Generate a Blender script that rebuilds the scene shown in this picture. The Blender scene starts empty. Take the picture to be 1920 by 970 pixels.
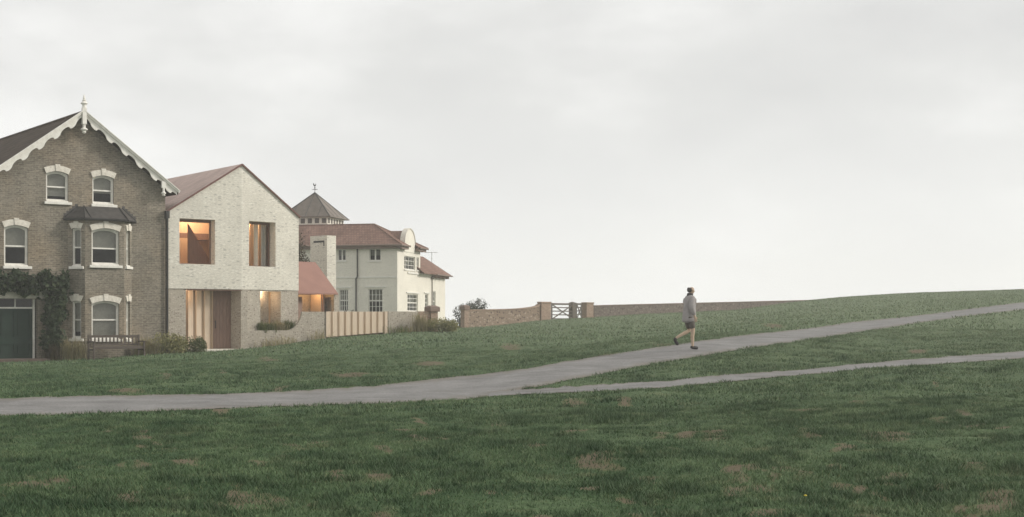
import bpy, bmesh, math, random
import numpy as np
from mathutils import Vector, Matrix
from mathutils.geometry import tessellate_polygon
random.seed(7); rng = np.random.default_rng(11)
R = math.radians
sc = bpy.context.scene
COL = sc.collection

# ------------------------------------------------------------------ camera (eye level is z = 0)
F, CX, HY = 2600.0, 960.0, 600.0
cd = bpy.data.cameras.new('camera'); cam = bpy.data.objects.new('camera', cd); COL.objects.link(cam)
cam.rotation_euler = (R(90), 0, 0)
cd.sensor_width = 36; cd.lens = 36 * F / 1920; cd.shift_y = (HY - 485) / 1920
cd.clip_start = 0.1; cd.clip_end = 3000
sc.camera = cam

# ------------------------------------------------------------------ node helpers / materials
def newmat(name):
    m = bpy.data.materials.new(name); m.use_nodes = True
    nt = m.node_tree; b = nt.nodes['Principled BSDF']
    return m, nt, b
def nd(nt, t, **kw):
    n = nt.nodes.new(t)
    for k, v in kw.items():
        if k[0] == '_': n.inputs[k[1:]].default_value = v
        else: setattr(n, k, v)
    return n
def ramp(nt, src, stops):
    n = nt.nodes.new('ShaderNodeValToRGB')
    while len(n.color_ramp.elements) < len(stops): n.color_ramp.elements.new(0.5)
    for e, (p, c) in zip(n.color_ramp.elements, stops):
        e.position = p; e.color = (c, c, c, 1) if isinstance(c, (int, float)) else (*c, 1)
    nt.links.new(src, n.inputs[0]); return n.outputs[0]
def mix(nt, fac, a, b, mode='MIX'):
    n = nt.nodes.new('ShaderNodeMix'); n.data_type = 'RGBA'; n.blend_type = mode
    for s, v in ((n.inputs[0], fac), (n.inputs[6], a), (n.inputs[7], b)):
        if hasattr(v, 'links'): nt.links.new(v, s)
        elif isinstance(v, tuple): s.default_value = (*v, 1)
        else: s.default_value = v
    return n.outputs[2]
def mathn(nt, op, a, b=0.0):
    n = nt.nodes.new('ShaderNodeMath'); n.operation = op
    for s, v in ((n.inputs[0], a), (n.inputs[1], b)):
        if hasattr(v, 'links'): nt.links.new(v, s)
        else: s.default_value = v
    return n.outputs[0]
def obco(nt): return nd(nt, 'ShaderNodeTexCoord').outputs['Object']
def scaled(nt, vec, s):
    n = nd(nt, 'ShaderNodeMapping'); n.inputs['Scale'].default_value = s
    nt.links.new(vec, n.inputs['Vector']); return n.outputs[0]
def noise(nt, vec, scale, detail=3, rough=.55):
    n = nd(nt, 'ShaderNodeTexNoise', _Scale=scale, _Detail=detail, _Roughness=rough)
    nt.links.new(vec, n.inputs['Vector']); return n.outputs['Fac']
def wallco(nt):   # metres along a vertical wall, metres up it
    tc = nd(nt, 'ShaderNodeTexCoord')
    cr = nd(nt, 'ShaderNodeVectorMath', operation='CROSS_PRODUCT'); cr.inputs[0].default_value = (0, 0, 1)
    nt.links.new(tc.outputs['Normal'], cr.inputs[1])
    dt = nd(nt, 'ShaderNodeVectorMath', operation='DOT_PRODUCT')
    nt.links.new(cr.outputs[0], dt.inputs[0]); nt.links.new(tc.outputs['Object'], dt.inputs[1])
    sp = nd(nt, 'ShaderNodeSeparateXYZ'); nt.links.new(tc.outputs['Object'], sp.inputs[0])
    cb = nd(nt, 'ShaderNodeCombineXYZ')
    nt.links.new(dt.outputs['Value'], cb.inputs[0]); nt.links.new(sp.outputs[2], cb.inputs[1])
    return cb.outputs[0]
def bump(nt, b, h, strength=.3, dist=.02):
    n = nd(nt, 'ShaderNodeBump', _Strength=strength, _Distance=dist)
    nt.links.new(h, n.inputs['Height']); nt.links.new(n.outputs[0], b.inputs['Normal'])
def plain(name, c1, c2=None, scale=4, rough=.75, spec=.3, stretch=(1, 1, 1), bmp=0, metal=0):
    m, nt, b = newmat(name)
    c2 = c2 or tuple(x * .8 for x in c1)
    v = scaled(nt, obco(nt), stretch)
    f = noise(nt, v, scale, 5)
    nt.links.new(mix(nt, ramp(nt, f, [(.32, 0.), (.68, 1.)]), c1, c2), b.inputs['Base Color'])
    b.inputs['Roughness'].default_value = rough; b.inputs['Specular IOR Level'].default_value = spec
    b.inputs['Metallic'].default_value = metal
    if bmp: bump(nt, b, f, bmp)
    return m
def brickmat(name, c1, c2, mortar, warm=None, bw=.225, bh=.075, ms=.012, stain=.35):
    m, nt, b = newmat(name)
    v = wallco(nt)
    br = nd(nt, 'ShaderNodeTexBrick', _Scale=1.0); br.offset = .5
    br.inputs['Brick Width'].default_value = bw; br.inputs['Row Height'].default_value = bh
    br.inputs['Mortar Size'].default_value = ms; br.inputs['Mortar Smooth'].default_value = .3
    br.inputs['Color1'].default_value = (*c1, 1); br.inputs['Color2'].default_value = (*c2, 1); br.inputs['Mortar'].default_value = (*mortar, 1)
    nt.links.new(v, br.inputs['Vector'])
    big = ramp(nt, noise(nt, v, .55, 5, .6), [(.3, 1 - stain), (.7, 1.12)])
    col = mix(nt, 1.0, br.outputs['Color'], big, 'MULTIPLY')
    fine = ramp(nt, noise(nt, scaled(nt, v, (1, 1.5, 1)), 8.5, 3, .7), [(.3, .68), (.7, 1.3)])
    col = mix(nt, 1.0, col, fine, 'MULTIPLY')
    if warm:
        col = mix(nt, ramp(nt, noise(nt, v, .4, 3), [(.45, 0.), (.7, .7)]), col, warm, 'OVERLAY')
    nt.links.new(col, b.inputs['Base Color']); b.inputs['Roughness'].default_value = .9; b.inputs['Specular IOR Level'].default_value = .15
    bump(nt, b, br.outputs['Fac'], -.25, .01)
    return m
def flintmat(name, base, light, dark, scale=7, dens=.5, stretch=(1, 1.5, 1), big=.12, rough=.85):
    m, nt, b = newmat(name)
    v = wallco(nt)
    vo = nd(nt, 'ShaderNodeTexVoronoi', _Scale=scale); vo.inputs['Randomness'].default_value = 1
    vs = scaled(nt, v, stretch); nt.links.new(vs, vo.inputs['Vector'])
    sp = nd(nt, 'ShaderNodeSeparateColor'); nt.links.new(vo.outputs['Color'], sp.inputs[0])
    core = ramp(nt, vo.outputs['Distance'], [(.28, 1.), (.5, 0.)])
    stone = ramp(nt, sp.outputs[0], [(0, dark), (dens * .5, dark), (dens, base), (.85, light), (1, light)])
    col = mix(nt, core, base, stone)
    fl = ramp(nt, noise(nt, vs, scale * 1.7, 3, .7), [(.35, .82), (.65, 1.1)])
    col = mix(nt, 1.0, col, fl, 'MULTIPLY')
    bg = ramp(nt, noise(nt, v, .6, 4), [(.3, 1 - big), (.7, 1 + big * .5)])
    col = mix(nt, 1.0, col, bg, 'MULTIPLY')
    nt.links.new(col, b.inputs['Base Color']); b.inputs['Roughness'].default_value = rough; b.inputs['Specular IOR Level'].default_value = .2
    bump(nt, b, vo.outputs['Distance'], -.35, .02)
    return m
def tilemat(name, c1, c2, mortar, bw=.17, bh=.11, rough=.8):   # for slopes: rows follow height
    m, nt, b = newmat(name)
    tc = nd(nt, 'ShaderNodeTexCoord')
    cr = nd(nt, 'ShaderNodeVectorMath', operation='CROSS_PRODUCT'); cr.inputs[0].default_value = (0, 0, 1)
    nt.links.new(tc.outputs['Normal'], cr.inputs[1])
    nn = nd(nt, 'ShaderNodeVectorMath', operation='NORMALIZE'); nt.links.new(cr.outputs[0], nn.inputs[0])
    dt = nd(nt, 'ShaderNodeVectorMath', operation='DOT_PRODUCT')
    nt.links.new(nn.outputs[0], dt.inputs[0]); nt.links.new(tc.outputs['Object'], dt.inputs[1])
    sp = nd(nt, 'ShaderNodeSeparateXYZ'); nt.links.new(tc.outputs['Object'], sp.inputs[0])
    cb = nd(nt, 'ShaderNodeCombineXYZ')
    nt.links.new(dt.outputs['Value'], cb.inputs[0]); nt.links.new(sp.outputs[2], cb.inputs[1])
    v = cb.outputs[0]
    br = nd(nt, 'ShaderNodeTexBrick', _Scale=1.0); br.offset = .5
    br.inputs['Brick Width'].default_value = bw; br.inputs['Row Height'].default_value = bh
    br.inputs['Mortar Size'].default_value = .012; br.inputs['Mortar Smooth'].default_value = .4
    br.inputs['Color1'].default_value = (*c1, 1); br.inputs['Color2'].default_value = (*c2, 1); br.inputs['Mortar'].default_value = (*mortar, 1)
    nt.links.new(v, br.inputs['Vector'])
    col = mix(nt, 1.0, br.outputs['Color'], ramp(nt, noise(nt, v, .8, 5, .65), [(.3, .75), (.7, 1.15)]), 'MULTIPLY')
    nt.links.new(col, b.inputs['Base Color']); b.inputs['Roughness'].default_value = rough; b.inputs['Specular IOR Level'].default_value = .08
    bump(nt, b, br.outputs['Fac'], -.3, .015)
    return m
def glassmat(name, tint=(.75, .78, .78), fac=.16):
    m = bpy.data.materials.new(name); m.use_nodes = True; nt = m.node_tree; nt.nodes.clear()
    o = nd(nt, 'ShaderNodeOutputMaterial'); t = nd(nt, 'ShaderNodeBsdfTransparent'); g = nd(nt, 'ShaderNodeBsdfGlossy')
    t.inputs[0].default_value = (*tint, 1); g.inputs['Roughness'].default_value = .05; g.inputs[0].default_value = (.9, .9, .9, 1)
    fr = nd(nt, 'ShaderNodeFresnel'); fr.inputs[0].default_value = 1.5
    mx = nd(nt, 'ShaderNodeMixShader')
    nt.links.new(mathn(nt, 'MULTIPLY', fr.outputs[0], fac / .04 * .16), mx.inputs[0])
    nt.links.new(t.outputs[0], mx.inputs[1]); nt.links.new(g.outputs[0], mx.inputs[2]); nt.links.new(mx.outputs[0], o.inputs[0])
    return m
def emis(name, col, s):
    m, nt, b = newmat(name)
    b.inputs['Base Color'].default_value = (*col, 1); b.inputs['Emission Color'].default_value = (*col, 1); b.inputs['Emission Strength'].default_value = s
    return m
def leafmat(name, c1, c2, c3, scale=3, trans=.25):
    m, nt, b = newmat(name)
    g = nd(nt, 'ShaderNodeNewGeometry')
    f = noise(nt, obco(nt), scale, 3)
    col = mix(nt, ramp(nt, f, [(.35, 0.), (.65, 1.)]), c1, c2)
    col = mix(nt, ramp(nt, g.outputs['Random Per Island'], [(.55, 0.), (1, .9)]), col, c3)
    nt.links.new(col, b.inputs['Base Color']); b.inputs['Roughness'].default_value = .7; b.inputs['Specular IOR Level'].default_value = .25
    t = nd(nt, 'ShaderNodeBsdfTranslucent'); nt.links.new(col, t.inputs[0])
    mx = nd(nt, 'ShaderNodeMixShader'); mx.inputs[0].default_value = trans
    o = nt.nodes['Material Output']
    nt.links.new(b.outputs[0], mx.inputs[1]); nt.links.new(t.outputs[0], mx.inputs[2]); nt.links.new(mx.outputs[0], o.inputs[0])
    return m

MT = {}
MT['brick'] = brickmat('stock_brick', (.172, .149, .116), (.26, .228, .18), (.285, .26, .218), warm=(.54, .48, .42))
MT['brick_red'] = brickmat('weathered_red_brick', (.31, .2, .15), (.4, .29, .22), (.42, .35, .28))
MT['white_flint'] = flintmat('limewashed_flint', (.66, .625, .545), (.74, .71, .63), (.46, .435, .385), scale=4.6, dens=.3, stretch=(1, 3.0, 1))
MT['flint'] = flintmat('bare_flint', (.40, .355, .295), (.52, .47, .395), (.235, .205, .175), scale=10, dens=.36)
MT['flint_wall'] = flintmat('field_flint', (.27, .205, .155), (.43, .36, .285), (.1, .07, .055), scale=5.5, dens=.5)
MT['flint_dark'] = flintmat('grey_brown_flint', (.165, .135, .115), (.26, .225, .195), (.08, .062, .052), scale=5.5, dens=.5)
MT['brick_dull'] = brickmat('dull_brick', (.19, .14, .115), (.25, .19, .155), (.26, .22, .19))
MT['render'] = flintmat('white_painted_brick', (.76, .72, .63), (.8, .76, .68), (.64, .6, .52), scale=7, dens=.3, stretch=(1, 2.5, 1), big=.1)
MT['white'] = plain('white_paint', (.78, .76, .70), (.66, .63, .57), 6, .5, .4)
MT['stone'] = plain('white_stone', (.72, .68, .6), (.55, .51, .44), 9, .8, bmp=.2)
MT['slate'] = tilemat('brown_slate', (.068, .05, .038), (.094, .072, .056), (.036, .028, .022), .3, .2, .95)
MT['lead'] = plain('dark_lead', (.05, .045, .042), (.085, .078, .072), 5, .6, bmp=.1)
MT['tile_pink'] = tilemat('rose_clay_tile', (.52, .40, .355), (.59, .46, .41), (.46, .35, .31), .18, .12)
MT['metal_red'] = plain('terracotta_sheet', (.29, .155, .12), (.25, .13, .102), 1.5, .55, .3)
MT['tile_red'] = tilemat('red_brown_tile', (.2, .118, .092), (.27, .17, .135), (.1, .062, .05), .2, .14)
MT['edge_red'] = plain('dark_red_trim', (.12, .055, .045), (.17, .08, .065), 5, .6)
MT['copper'] = plain('brown_sheet_metal', (.125, .10, .08), (.175, .145, .118), 3, .55, .4)
MT['dark'] = plain('dark_metal', (.03, .028, .027), (.045, .042, .04), 5, .5)
MT['fascia'] = plain('brown_fascia', (.17, .12, .095), (.22, .16, .13), 5, .7)
MT['glass'] = glassmat('window_glass')
MT['glass_warm'] = glassmat('clear_glass', (.95, .95, .95), .06)
MT['blind'] = plain('linen_blind', (.5, .46, .4), (.42, .38, .33), 8, .9)
MT['room'] = plain('dim_room', (.09, .075, .065), (.12, .10, .09), 2, .9)
MT['pale_room'] = plain('pale_room', (.33, .31, .25), (.4, .37, .3), 2, .9)
MT['door_green'] = plain('dark_green_paint', (.012, .03, .021), (.018, .038, .028), 4, .55, .25)
MT['oak'] = plain('brown_oak_boards', (.30, .195, .15), (.2, .125, .098), 5, .6, stretch=(6, 6, .5), bmp=.15)
MT['pine'] = plain('pale_larch_boards', (.66, .54, .42), (.57, .45, .335), 5, .6, stretch=(5, 5, .4), bmp=.1)
MT['wood_room'] = plain('warm_plywood', (.66, .49, .33), (.58, .42, .275), 3, .6, stretch=(4, 4, .6))
MT['wood_dark'] = plain('dark_stained_wood', (.16, .095, .07), (.21, .13, .10), 4, .6, stretch=(4, 4, .6))
MT['bench'] = plain('weathered_teak', (.11, .088, .073), (.072, .058, .048), 8, .8, stretch=(1, 1, 5), bmp=.2)
MT['gate_wood'] = plain('grey_gate_timber', (.16, .137, .112), (.11, .094, .078), 6, .8)
MT['curtain_cream'] = plain('cream_curtain', (.78, .71, .6), (.72, .64, .53), 6, .9)
MT['curtain_grey'] = plain('grey_curtain', (.56, .55, .5), (.48, .47, .43), 6, .9)
MT['lamp'] = emis('warm_lamp', (1, .62, .3), 3.0)
MT['step'] = plain('worn_brick_step', (.085, .062, .052), (.12, .09, .075), 7, .9, bmp=.2)
MT['ivy'] = leafmat('ivy_leaves', (.018, .034, .014), (.032, .052, .022), (.058, .075, .034), 4, .15)
MT['shrub'] = leafmat('shrub_leaves', (.2, .2, .09), (.25, .24, .11), (.34, .3, .15), 5)
MT['box_leaf'] = leafmat('box_leaves', (.075, .095, .035), (.1, .12, .045), (.15, .15, .06), 5)
MT['dry_leaf'] = leafmat('dry_blades', (.33, .28, .16), (.24, .22, .11), (.45, .39, .25), 4)
MT['green_blade'] = leafmat('green_blades', (.1, .13, .045), (.14, .165, .06), (.25, .23, .1), 4)
MT['brown_leaf'] = leafmat('brown_leaves', (.05, .038, .024), (.075, .058, .03), (.11, .085, .045), 4)
MT['grey_leaf'] = leafmat('grey_green_leaves', (.05, .06, .038), (.065, .075, .048), (.09, .095, .066), 4)
MT['stem'] = plain('woody_stem', (.09, .065, .045), (.06, .045, .03), 12, .9)

# ------------------------------------------------------------------ things, parts, mesh builder
def tag(o, label=None, cat=None, group=None, kind=None):
    if label: o['label'] = label
    if cat: o['category'] = cat
    if group: o['group'] = group
    if kind: o['kind'] = kind
    return o
def empty(name, M, label, cat, group=None):
    o = bpy.data.objects.new(name, None); COL.objects.link(o); o.matrix_world = M; o.empty_display_size = .2
    return tag(o, label, cat, group, 'thing')
class MB:
    def __init__(s, M=None): s.v = []; s.f = []; s.M = M or Matrix.Identity(4)
    def add(s, vs, fs):
        n = len(s.v); s.v += [tuple(s.M @ Vector(v)) for v in vs]; s.f += [tuple(i + n for i in f) for f in fs]
    def box(s, x0, x1, y0, y1, z0, z1):
        s.add([(x, y, z) for x in (x0, x1) for y in (y0, y1) for z in (z0, z1)],
              [(0, 1, 3, 2), (4, 6, 7, 5), (0, 4, 5, 1), (2, 3, 7, 6), (0, 2, 6, 4), (1, 5, 7, 3)])
    def poly(s, pts): s.add(pts, [tuple(range(len(pts)))])
    def slab(s, pts, t):      # planar polygon thickened downwards
        n = len(pts); lo = [(p[0], p[1], p[2] - t) for p in pts]
        s.add(list(pts) + lo, [tuple(range(n)), tuple(range(2 * n - 1, n - 1, -1))] + [(i, (i + 1) % n, n + (i + 1) % n, n + i) for i in range(n)])
    def holed(s, outer, holes, y0, y1, back=False):   # outline in (x, z) with holes, thickness y0..y1
        loops = [outer] + holes
        tr = tessellate_polygon([[Vector((x, z, 0)) for x, z in l] for l in loops])
        flat = [p for l in loops for p in l]
        s.add([(x, y0, z) for x, z in flat], [tuple(t) for t in tr])
        if back: s.add([(x, y1, z) for x, z in flat], [tuple(t) for t in tr])
        for l in loops:
            n = len(l)
            s.add([(x, y0, z) for x, z in l] + [(x, y1, z) for x, z in l], [(i, (i + 1) % n, n + (i + 1) % n, n + i) for i in range(n)])
    def bar(s, a, b, r, n=6, r2=None):
        a, b = Vector(a), Vector(b); d = (b - a).normalized(); u = d.orthogonal().normalized(); w = d.cross(u); r2 = r if r2 is None else r2
        vs = []
        for c, rr in ((a, r), (b, r2)):
            for i in range(n):
                t = 2 * math.pi * i / n; vs.append(tuple(c + (u * math.cos(t) + w * math.sin(t)) * rr))
        s.add(vs, [(i, (i + 1) % n, n + (i + 1) % n, n + i) for i in range(n)] + [tuple(range(n))[::-1], tuple(range(n, 2 * n))])
    def plank(s, a, b, w, t):   # square bar: w vertical-ish width, t thickness along local y
        a, b = Vector(a), Vector(b); d = (b - a).normalized(); up = Vector((0, 1, 0)); sd = d.cross(up).normalized() * w / 2; th = up * t / 2
        vs = [tuple(p + i * sd + j * th) for p in (a, b) for i in (-1, 1) for j in (-1, 1)]
        s.add(vs, [(0, 1, 3, 2), (4, 6, 7, 5), (0, 4, 5, 1), (2, 3, 7, 6), (0, 2, 6, 4), (1, 5, 7, 3)])
    def lathe(s, prof, cx, cy, n=14):
        vs = [(cx + r * math.cos(2 * math.pi * i / n), cy + r * math.sin(2 * math.pi * i / n), z) for r, z in prof for i in range(n)]
        fs = [(k * n + i, k * n + (i + 1) % n, (k + 1) * n + (i + 1) % n, (k + 1) * n + i) for k in range(len(prof) - 1) for i in range(n)]
        fs += [tuple(range(n))[::-1], tuple(range((len(prof) - 1) * n, len(prof) * n))]
        s.add(vs, fs)
    def build(s, name, mat, parent=None, smooth=False, fix=True, bev=0):
        me = bpy.data.meshes.new(name); me.from_pydata(s.v, [], s.f)
        if fix:
            bm = bmesh.new(); bm.from_mesh(me); bmesh.ops.recalc_face_normals(bm, faces=bm.faces); bm.to_mesh(me); bm.free()
        me.materials.append(mat)
        if smooth: me.shade_smooth()
        o = bpy.data.objects.new(name, me); COL.objects.link(o)
        if parent: o.parent = parent
        if bev:
            b = o.modifiers.new('bevel', 'BEVEL'); b.width = bev; b.segments = 2; b.limit_method = 'ANGLE'
        return o
class Fr:                       # an upright working plane: x along it, y away from the road, z up
    def __init__(s, M): s.M = M; s.Mi = M.inverted()
    @staticmethod
    def at(px, Y, ang, zb=0): return Fr(Matrix.Translation(((px - CX) / F * Y, Y, zb)) @ Matrix.Rotation(ang, 4, 'Z'))
    def P(s, px, py, y=0):
        o = s.Mi @ Vector((0, 0, 0)); d = s.Mi.to_3x3() @ Vector(((px - CX) / F, 1, (HY - py) / F))
        p = o + d * ((y - o.y) / d.y); return p.x, p.z
    def X(s, px, y=0): return s.P(px, 600, y)[0]
    def sub(s, x, y, ang): return Fr(s.M @ Matrix.Translation((x, y, 0)) @ Matrix.Rotation(ang, 4, 'Z'))
    def rel(s, sub): return s.Mi @ sub.M
    def w(s, x, y, z=0): return s.M @ Vector((x, y, z))

# ------------------------------------------------------------------ terrain
def pchip(xs, ys):
    xs = np.array(xs, float); ys = np.array(ys, float); h = np.diff(xs); d = np.diff(ys) / h; m = np.zeros_like(xs)
    m[0], m[-1] = d[0], d[-1]
    for i in range(1, len(xs) - 1):
        if d[i - 1] * d[i] > 0:
            w1, w2 = 2 * h[i] + h[i - 1], h[i] + 2 * h[i - 1]; m[i] = (w1 + w2) / (w1 / d[i - 1] + w2 / d[i])
    def f(x):
        x = np.clip(x, xs[0], xs[-1]); i = np.clip(np.searchsorted(xs, x) - 1, 0, len(h) - 1); t = (x - xs[i]) / h[i]
        return ys[i] * (1 + 2 * t) * (1 - t) ** 2 + m[i] * h[i] * t * (1 - t) ** 2 + ys[i + 1] * t * t * (3 - 2 * t) + m[i + 1] * h[i] * t * t * (t - 1)
    return f
def zz(Y, py): return (HY - py) / F * Y
def crestY(px): return 85 * (3560 - 868) / (3560 - px)
PROF = {
 -1500: [(25, 770), (40, 705), (60, 682)],
 -600: [(17, 838), (22.6, 785), (26, 752), (40, 703), (60, 686)],
 0: [(17, 838), (23, 780), (26.3, 747), (40, 703), (50, 685), (56, 680)],
 310: [(17, 835), (23.5, 771), (27, 740), (40, 695), (52, 673), (59.5, 664)],
 453: [(17, 833), (24, 765.5), (28, 737.5), (40, 691), (55, 661), (61.5, 655)],
 610: [(17, 831), (25, 760), (29.5, 729.5), (42, 678), (55, 648), (65.5, 635)],
 725: [(17, 829), (25.5, 755.5), (30.5, 721), (45, 665), (60, 634), (67.5, 626)],
 809: [(17, 828), (26, 752), (31.5, 712), (45, 661), (60, 631), (70, 619.5), (79, 617)],
 868: [(17, 827), (26.5, 748.5), (32.5, 706.5), (45, 660), (60, 631), (75, 619), (85, 615.5)],
 1035: [(17, 824), (27.2, 739), (29.3, 720), (35, 681.5), (50, 647), (70, 617), (crestY(1035), 600)],
 1105: [(17, 822), (27, 735), (31, 705), (37, 670), (50, 641), (70, 612), (crestY(1105), 596.5)],
 1200: [(17, 820), (27, 730), (28.7, 718), (33.2, 688), (38.7, 656.5), (60, 621), (80, 601), (crestY(1200), 590)],
 1300: [(17, 818), (27.5, 722.5), (29.4, 709.5), (35, 671), (40.5, 641.5), (60, 615), (80, 597), (crestY(1300), 586)],
 1380: [(17, 816), (28, 716), (30.2, 703), (37.5, 658), (44, 630.5), (60, 609), (80, 593), (crestY(1380), 582)],
 1450: [(17, 814), (28.7, 709), (31, 698), (39.5, 647), (46.5, 622.5), (60, 604), (82, 587), (crestY(1450), 572.5)],
 1517: [(17, 812), (29.3, 703), (31.8, 693), (42, 637), (50, 616), (65, 597), (85, 579.5), (crestY(1517), 564.5)],
 1600: [(17, 810), (30, 695.5), (32.8, 684), (46, 624.7), (55, 604), (75, 582), (crestY(1600), 557.5)],
 1720: [(17, 806), (31, 686), (34.3, 673), (52, 606.5), (62, 592), (85, 568), (crestY(1720), 551)],
 1920: [(17, 800), (33, 672.5), (37, 659.5), (61, 581.3), (72, 567), (100, 552.5), (crestY(1920), 545)],
 2300: [(17, 790), (37, 655), (44, 640), (80, 560), (100, 549), (170, 537)],
 3400: [(17, 780), (40, 645), (60, 600), (100, 556), (180, 530)],
}
COLS = sorted(PROF); COLF = []
for px in COLS:
    near = [(2, -1.66), (6, -1.62), (10.5, zz(10.5, 985))]
    pts = near + [(Y, zz(Y, py)) for Y, py in PROF[px]]
    Yl, zl = pts[-1]
    if px < 800: pts += [(Yl + 20, zl + .05), (112, -1.1), (150, -5), (420, -34)]
    elif px < 850: pts += [(90, -.62), (106, -1.2), (150, -5), (420, -34)]
    else: pts += [(Yl + 1.6, zl - .03), (Yl + 7, zl - .5), (Yl + 45, zl - 5), (420, -34)]
    COLF.append(pchip(*zip(*pts)))
CU = np.array([(p - CX) / F for p in COLS])
def groundU(u, Y):
    u = np.atleast_1d(np.asarray(u, float)); Y = np.atleast_1d(np.asarray(Y, float)); u, Y = np.broadcast_arrays(u, Y)
    u = np.clip(u, CU[0], CU[-1]); i = np.clip(np.searchsorted(CU, u) - 1, 0, len(CU) - 2)
    Z = np.array([f(Y) for f in COLF]); k = np.arange(u.size)
    Z = Z.reshape(len(CU), -1); uf = u.ravel(); i = i.ravel()
    sl = np.zeros_like(Z); hh = np.diff(CU)[:, None]; d = np.diff(Z, axis=0) / hh
    sl[0], sl[-1] = d[0], d[-1]
    same = d[:-1] * d[1:] > 0
    sl[1:-1] = np.where(same, 2 * d[:-1] * d[1:] / np.where(same, d[:-1] + d[1:], 1), 0)
    h = hh[i, 0]; t = (uf - CU[i]) / h
    z = Z[i, k] * (1 + 2 * t) * (1 - t) ** 2 + sl[i, k] * h * t * (1 - t) ** 2 + Z[i + 1, k] * t * t * (3 - 2 * t) + sl[i + 1, k] * h * t * t * (t - 1)
    return z.reshape(u.shape)
def ground(X, Y): return float(groundU(X / Y, Y)[0])
def onground(px, py, ymax=None):      # where the line of sight through a pixel first meets the ground
    u = (px - CX) / F; w = (HY - py) / F
    Ys = np.arange(5, ymax or 180, .05); d = groundU(np.full_like(Ys, u), Ys) - w * Ys
    k = np.argmax(d >= 0) if (d >= 0).any() else int(np.argmax(d / Ys))
    Y = Ys[k]; return Vector((u * Y, Y, float(groundU(u, Y)[0])))

MAIN_UP = [(-500, 762), (-200, 752), (0, 747), (200, 742), (400, 739), (500, 736), (600, 730.5), (700, 723.5), (800, 713), (900, 702.5), (960, 695.5), (1060, 678), (1160, 662.5), (1240, 650), (1320, 638.7), (1400, 628), (1520, 615.5), (1600, 604), (1700, 594), (1800, 581.5), (1920, 567), (2050, 557)]
MAIN_LO = [(-500, 800), (-200, 788), (0, 780), (200, 776.5), (250, 774), (400, 767), (500, 763.5), (700, 756.5), (800, 752.5), (900, 746), (960, 735), (1000, 726.5), (1060, 715), (1160, 695), (1260, 677.5), (1360, 661), (1400, 654), (1500, 640), (1600, 624.7), (1700, 609), (1800, 595), (1920, 581), (2050, 569)]
FORK_UP = [(905, 738), (970, 731), (1060, 726), (1160, 720), (1260, 714), (1360, 704), (1460, 697), (1500, 694.5), (1600, 684), (1700, 675), (1800, 667.5), (1920, 659), (2100, 649)]
FORK_LO = [(905, 746), (960, 741.5), (1060, 737.5), (1160, 732.5), (1260, 726), (1360, 717.5), (1460, 707.5), (1560, 699), (1660, 690), (1760, 683.5), (1920, 672.5), (2100, 661)]
def fint(tab): 
    f = pchip(*zip(*tab)); return lambda x: f(np.asarray(x, float))
mu, ml, fu, fl = map(fint, (MAIN_UP, MAIN_LO, FORK_UP, FORK_LO))
def smooth_noise(x, y, s, seed):      # cheap value noise
    x = x * s; y = y * s; xi = np.floor(x).astype(int); yi = np.floor(y).astype(int); fx = x - xi; fy = y - yi
    fx = fx * fx * (3 - 2 * fx); fy = fy * fy * (3 - 2 * fy)
    def h(a, b):
        n = np.sin(a * 127.1 + b * 311.7 + seed * 74.7) * 43758.5453; return n - np.floor(n)
    return (h(xi, yi) * (1 - fx) + h(xi + 1, yi) * fx) * (1 - fy) + (h(xi, yi + 1) * (1 - fx) + h(xi + 1, yi + 1) * fx) * fy
def in_path(px, py):                  # >0 inside, in picture-height units at design time
    a = np.minimum(ml(px) - py, py - mu(px)); b = np.where(px > 905, np.minimum(fl(px) - py, py - fu(px)), -99)
    return np.maximum(a, b)
BARE = [(70,910,42,9),(132,917,12,6),(370,872,20,6),(310,835,14,4),(185,817,12,3),(462,940,55,16),(425,922,14,9),(632,892,20,6),(710,892,20,7),(785,822,16,5),(550,857,20,5),(515,840,9,3),(925,810,14,3),(755,804,16,3),(655,703,28,5),(800,684,22,4),(1080,760,20,4),(1162,749,12,3),(1082,812,24,7),(1287,810,14,5),(1340,817,24,8),(1515,765,34,5),(1125,867,32,9),(1215,897,22,6),(1382,885,22,7),(1512,880,20,9),(1385,920,24,9),(1440,915,32,9),(1660,822,44,9),(1755,790,20,4),(1830,800,18,4),(1890,804,16,4),(1810,867,20,6),(1690,897,22,6),(1870,940,28,20),(1595,905,12,6),(1185,935,18,6),(1015,842,22,6),(1450,960,32,8),(1240,646,14,3),(1450,612,16,3),(1720,657,14,3),(240,735,20,3),(505,675,16,3),(1150,668,22,3),(960,650,18,3)]
BARE_PX = [(a_, b_, c_ * 1.1, d_ * 1.1) for a_, b_, c_, d_ in BARE]
_r = random.Random(5)
for _ in range(70):
    _y = 690 + 280 * _r.random() ** .8; _k = (_y - 620) / 300
    BARE_PX.append((_r.uniform(0, 1920), _y, _r.uniform(6, 16) * (.5 + _k), _r.uniform(2, 5.5) * (.4 + _k)))
def bareness(px, py):
    v = np.full(np.shape(px), -3.0)
    for cx, cy, rx, ry in BARE_PX: v = np.maximum(v, 1 - ((px - cx) / rx) ** 2 - ((py - cy) / ry) ** 2)
    return v
def worn(X, Y, px, py):   # bare-earth field: listed patches with ragged edges
    wx = (smooth_noise(X, Y, 1.1, 21) - .5) * 46 + (smooth_noise(X, Y, 3.4, 22) - .5) * 26; wy = (smooth_noise(X, Y, 1.3, 23) - .5) * 12 + (smooth_noise(X, Y, 3.8, 24) - .5) * 8
    k = np.clip((py - 560) / 300, .15, 1)
    rag = (smooth_noise(X, Y, 4.5, 8) - .5) * 1.5 + (smooth_noise(X, Y, 11, 9) - .5) * 1.1
    return bareness(px + wx * k, py + wy * k) + rag
us = np.concatenate([np.linspace(CU[0], -.5, 40)[:-1], np.linspace(-.5, .5, 640), np.linspace(.5, CU[-1], 40)[1:]])
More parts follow.
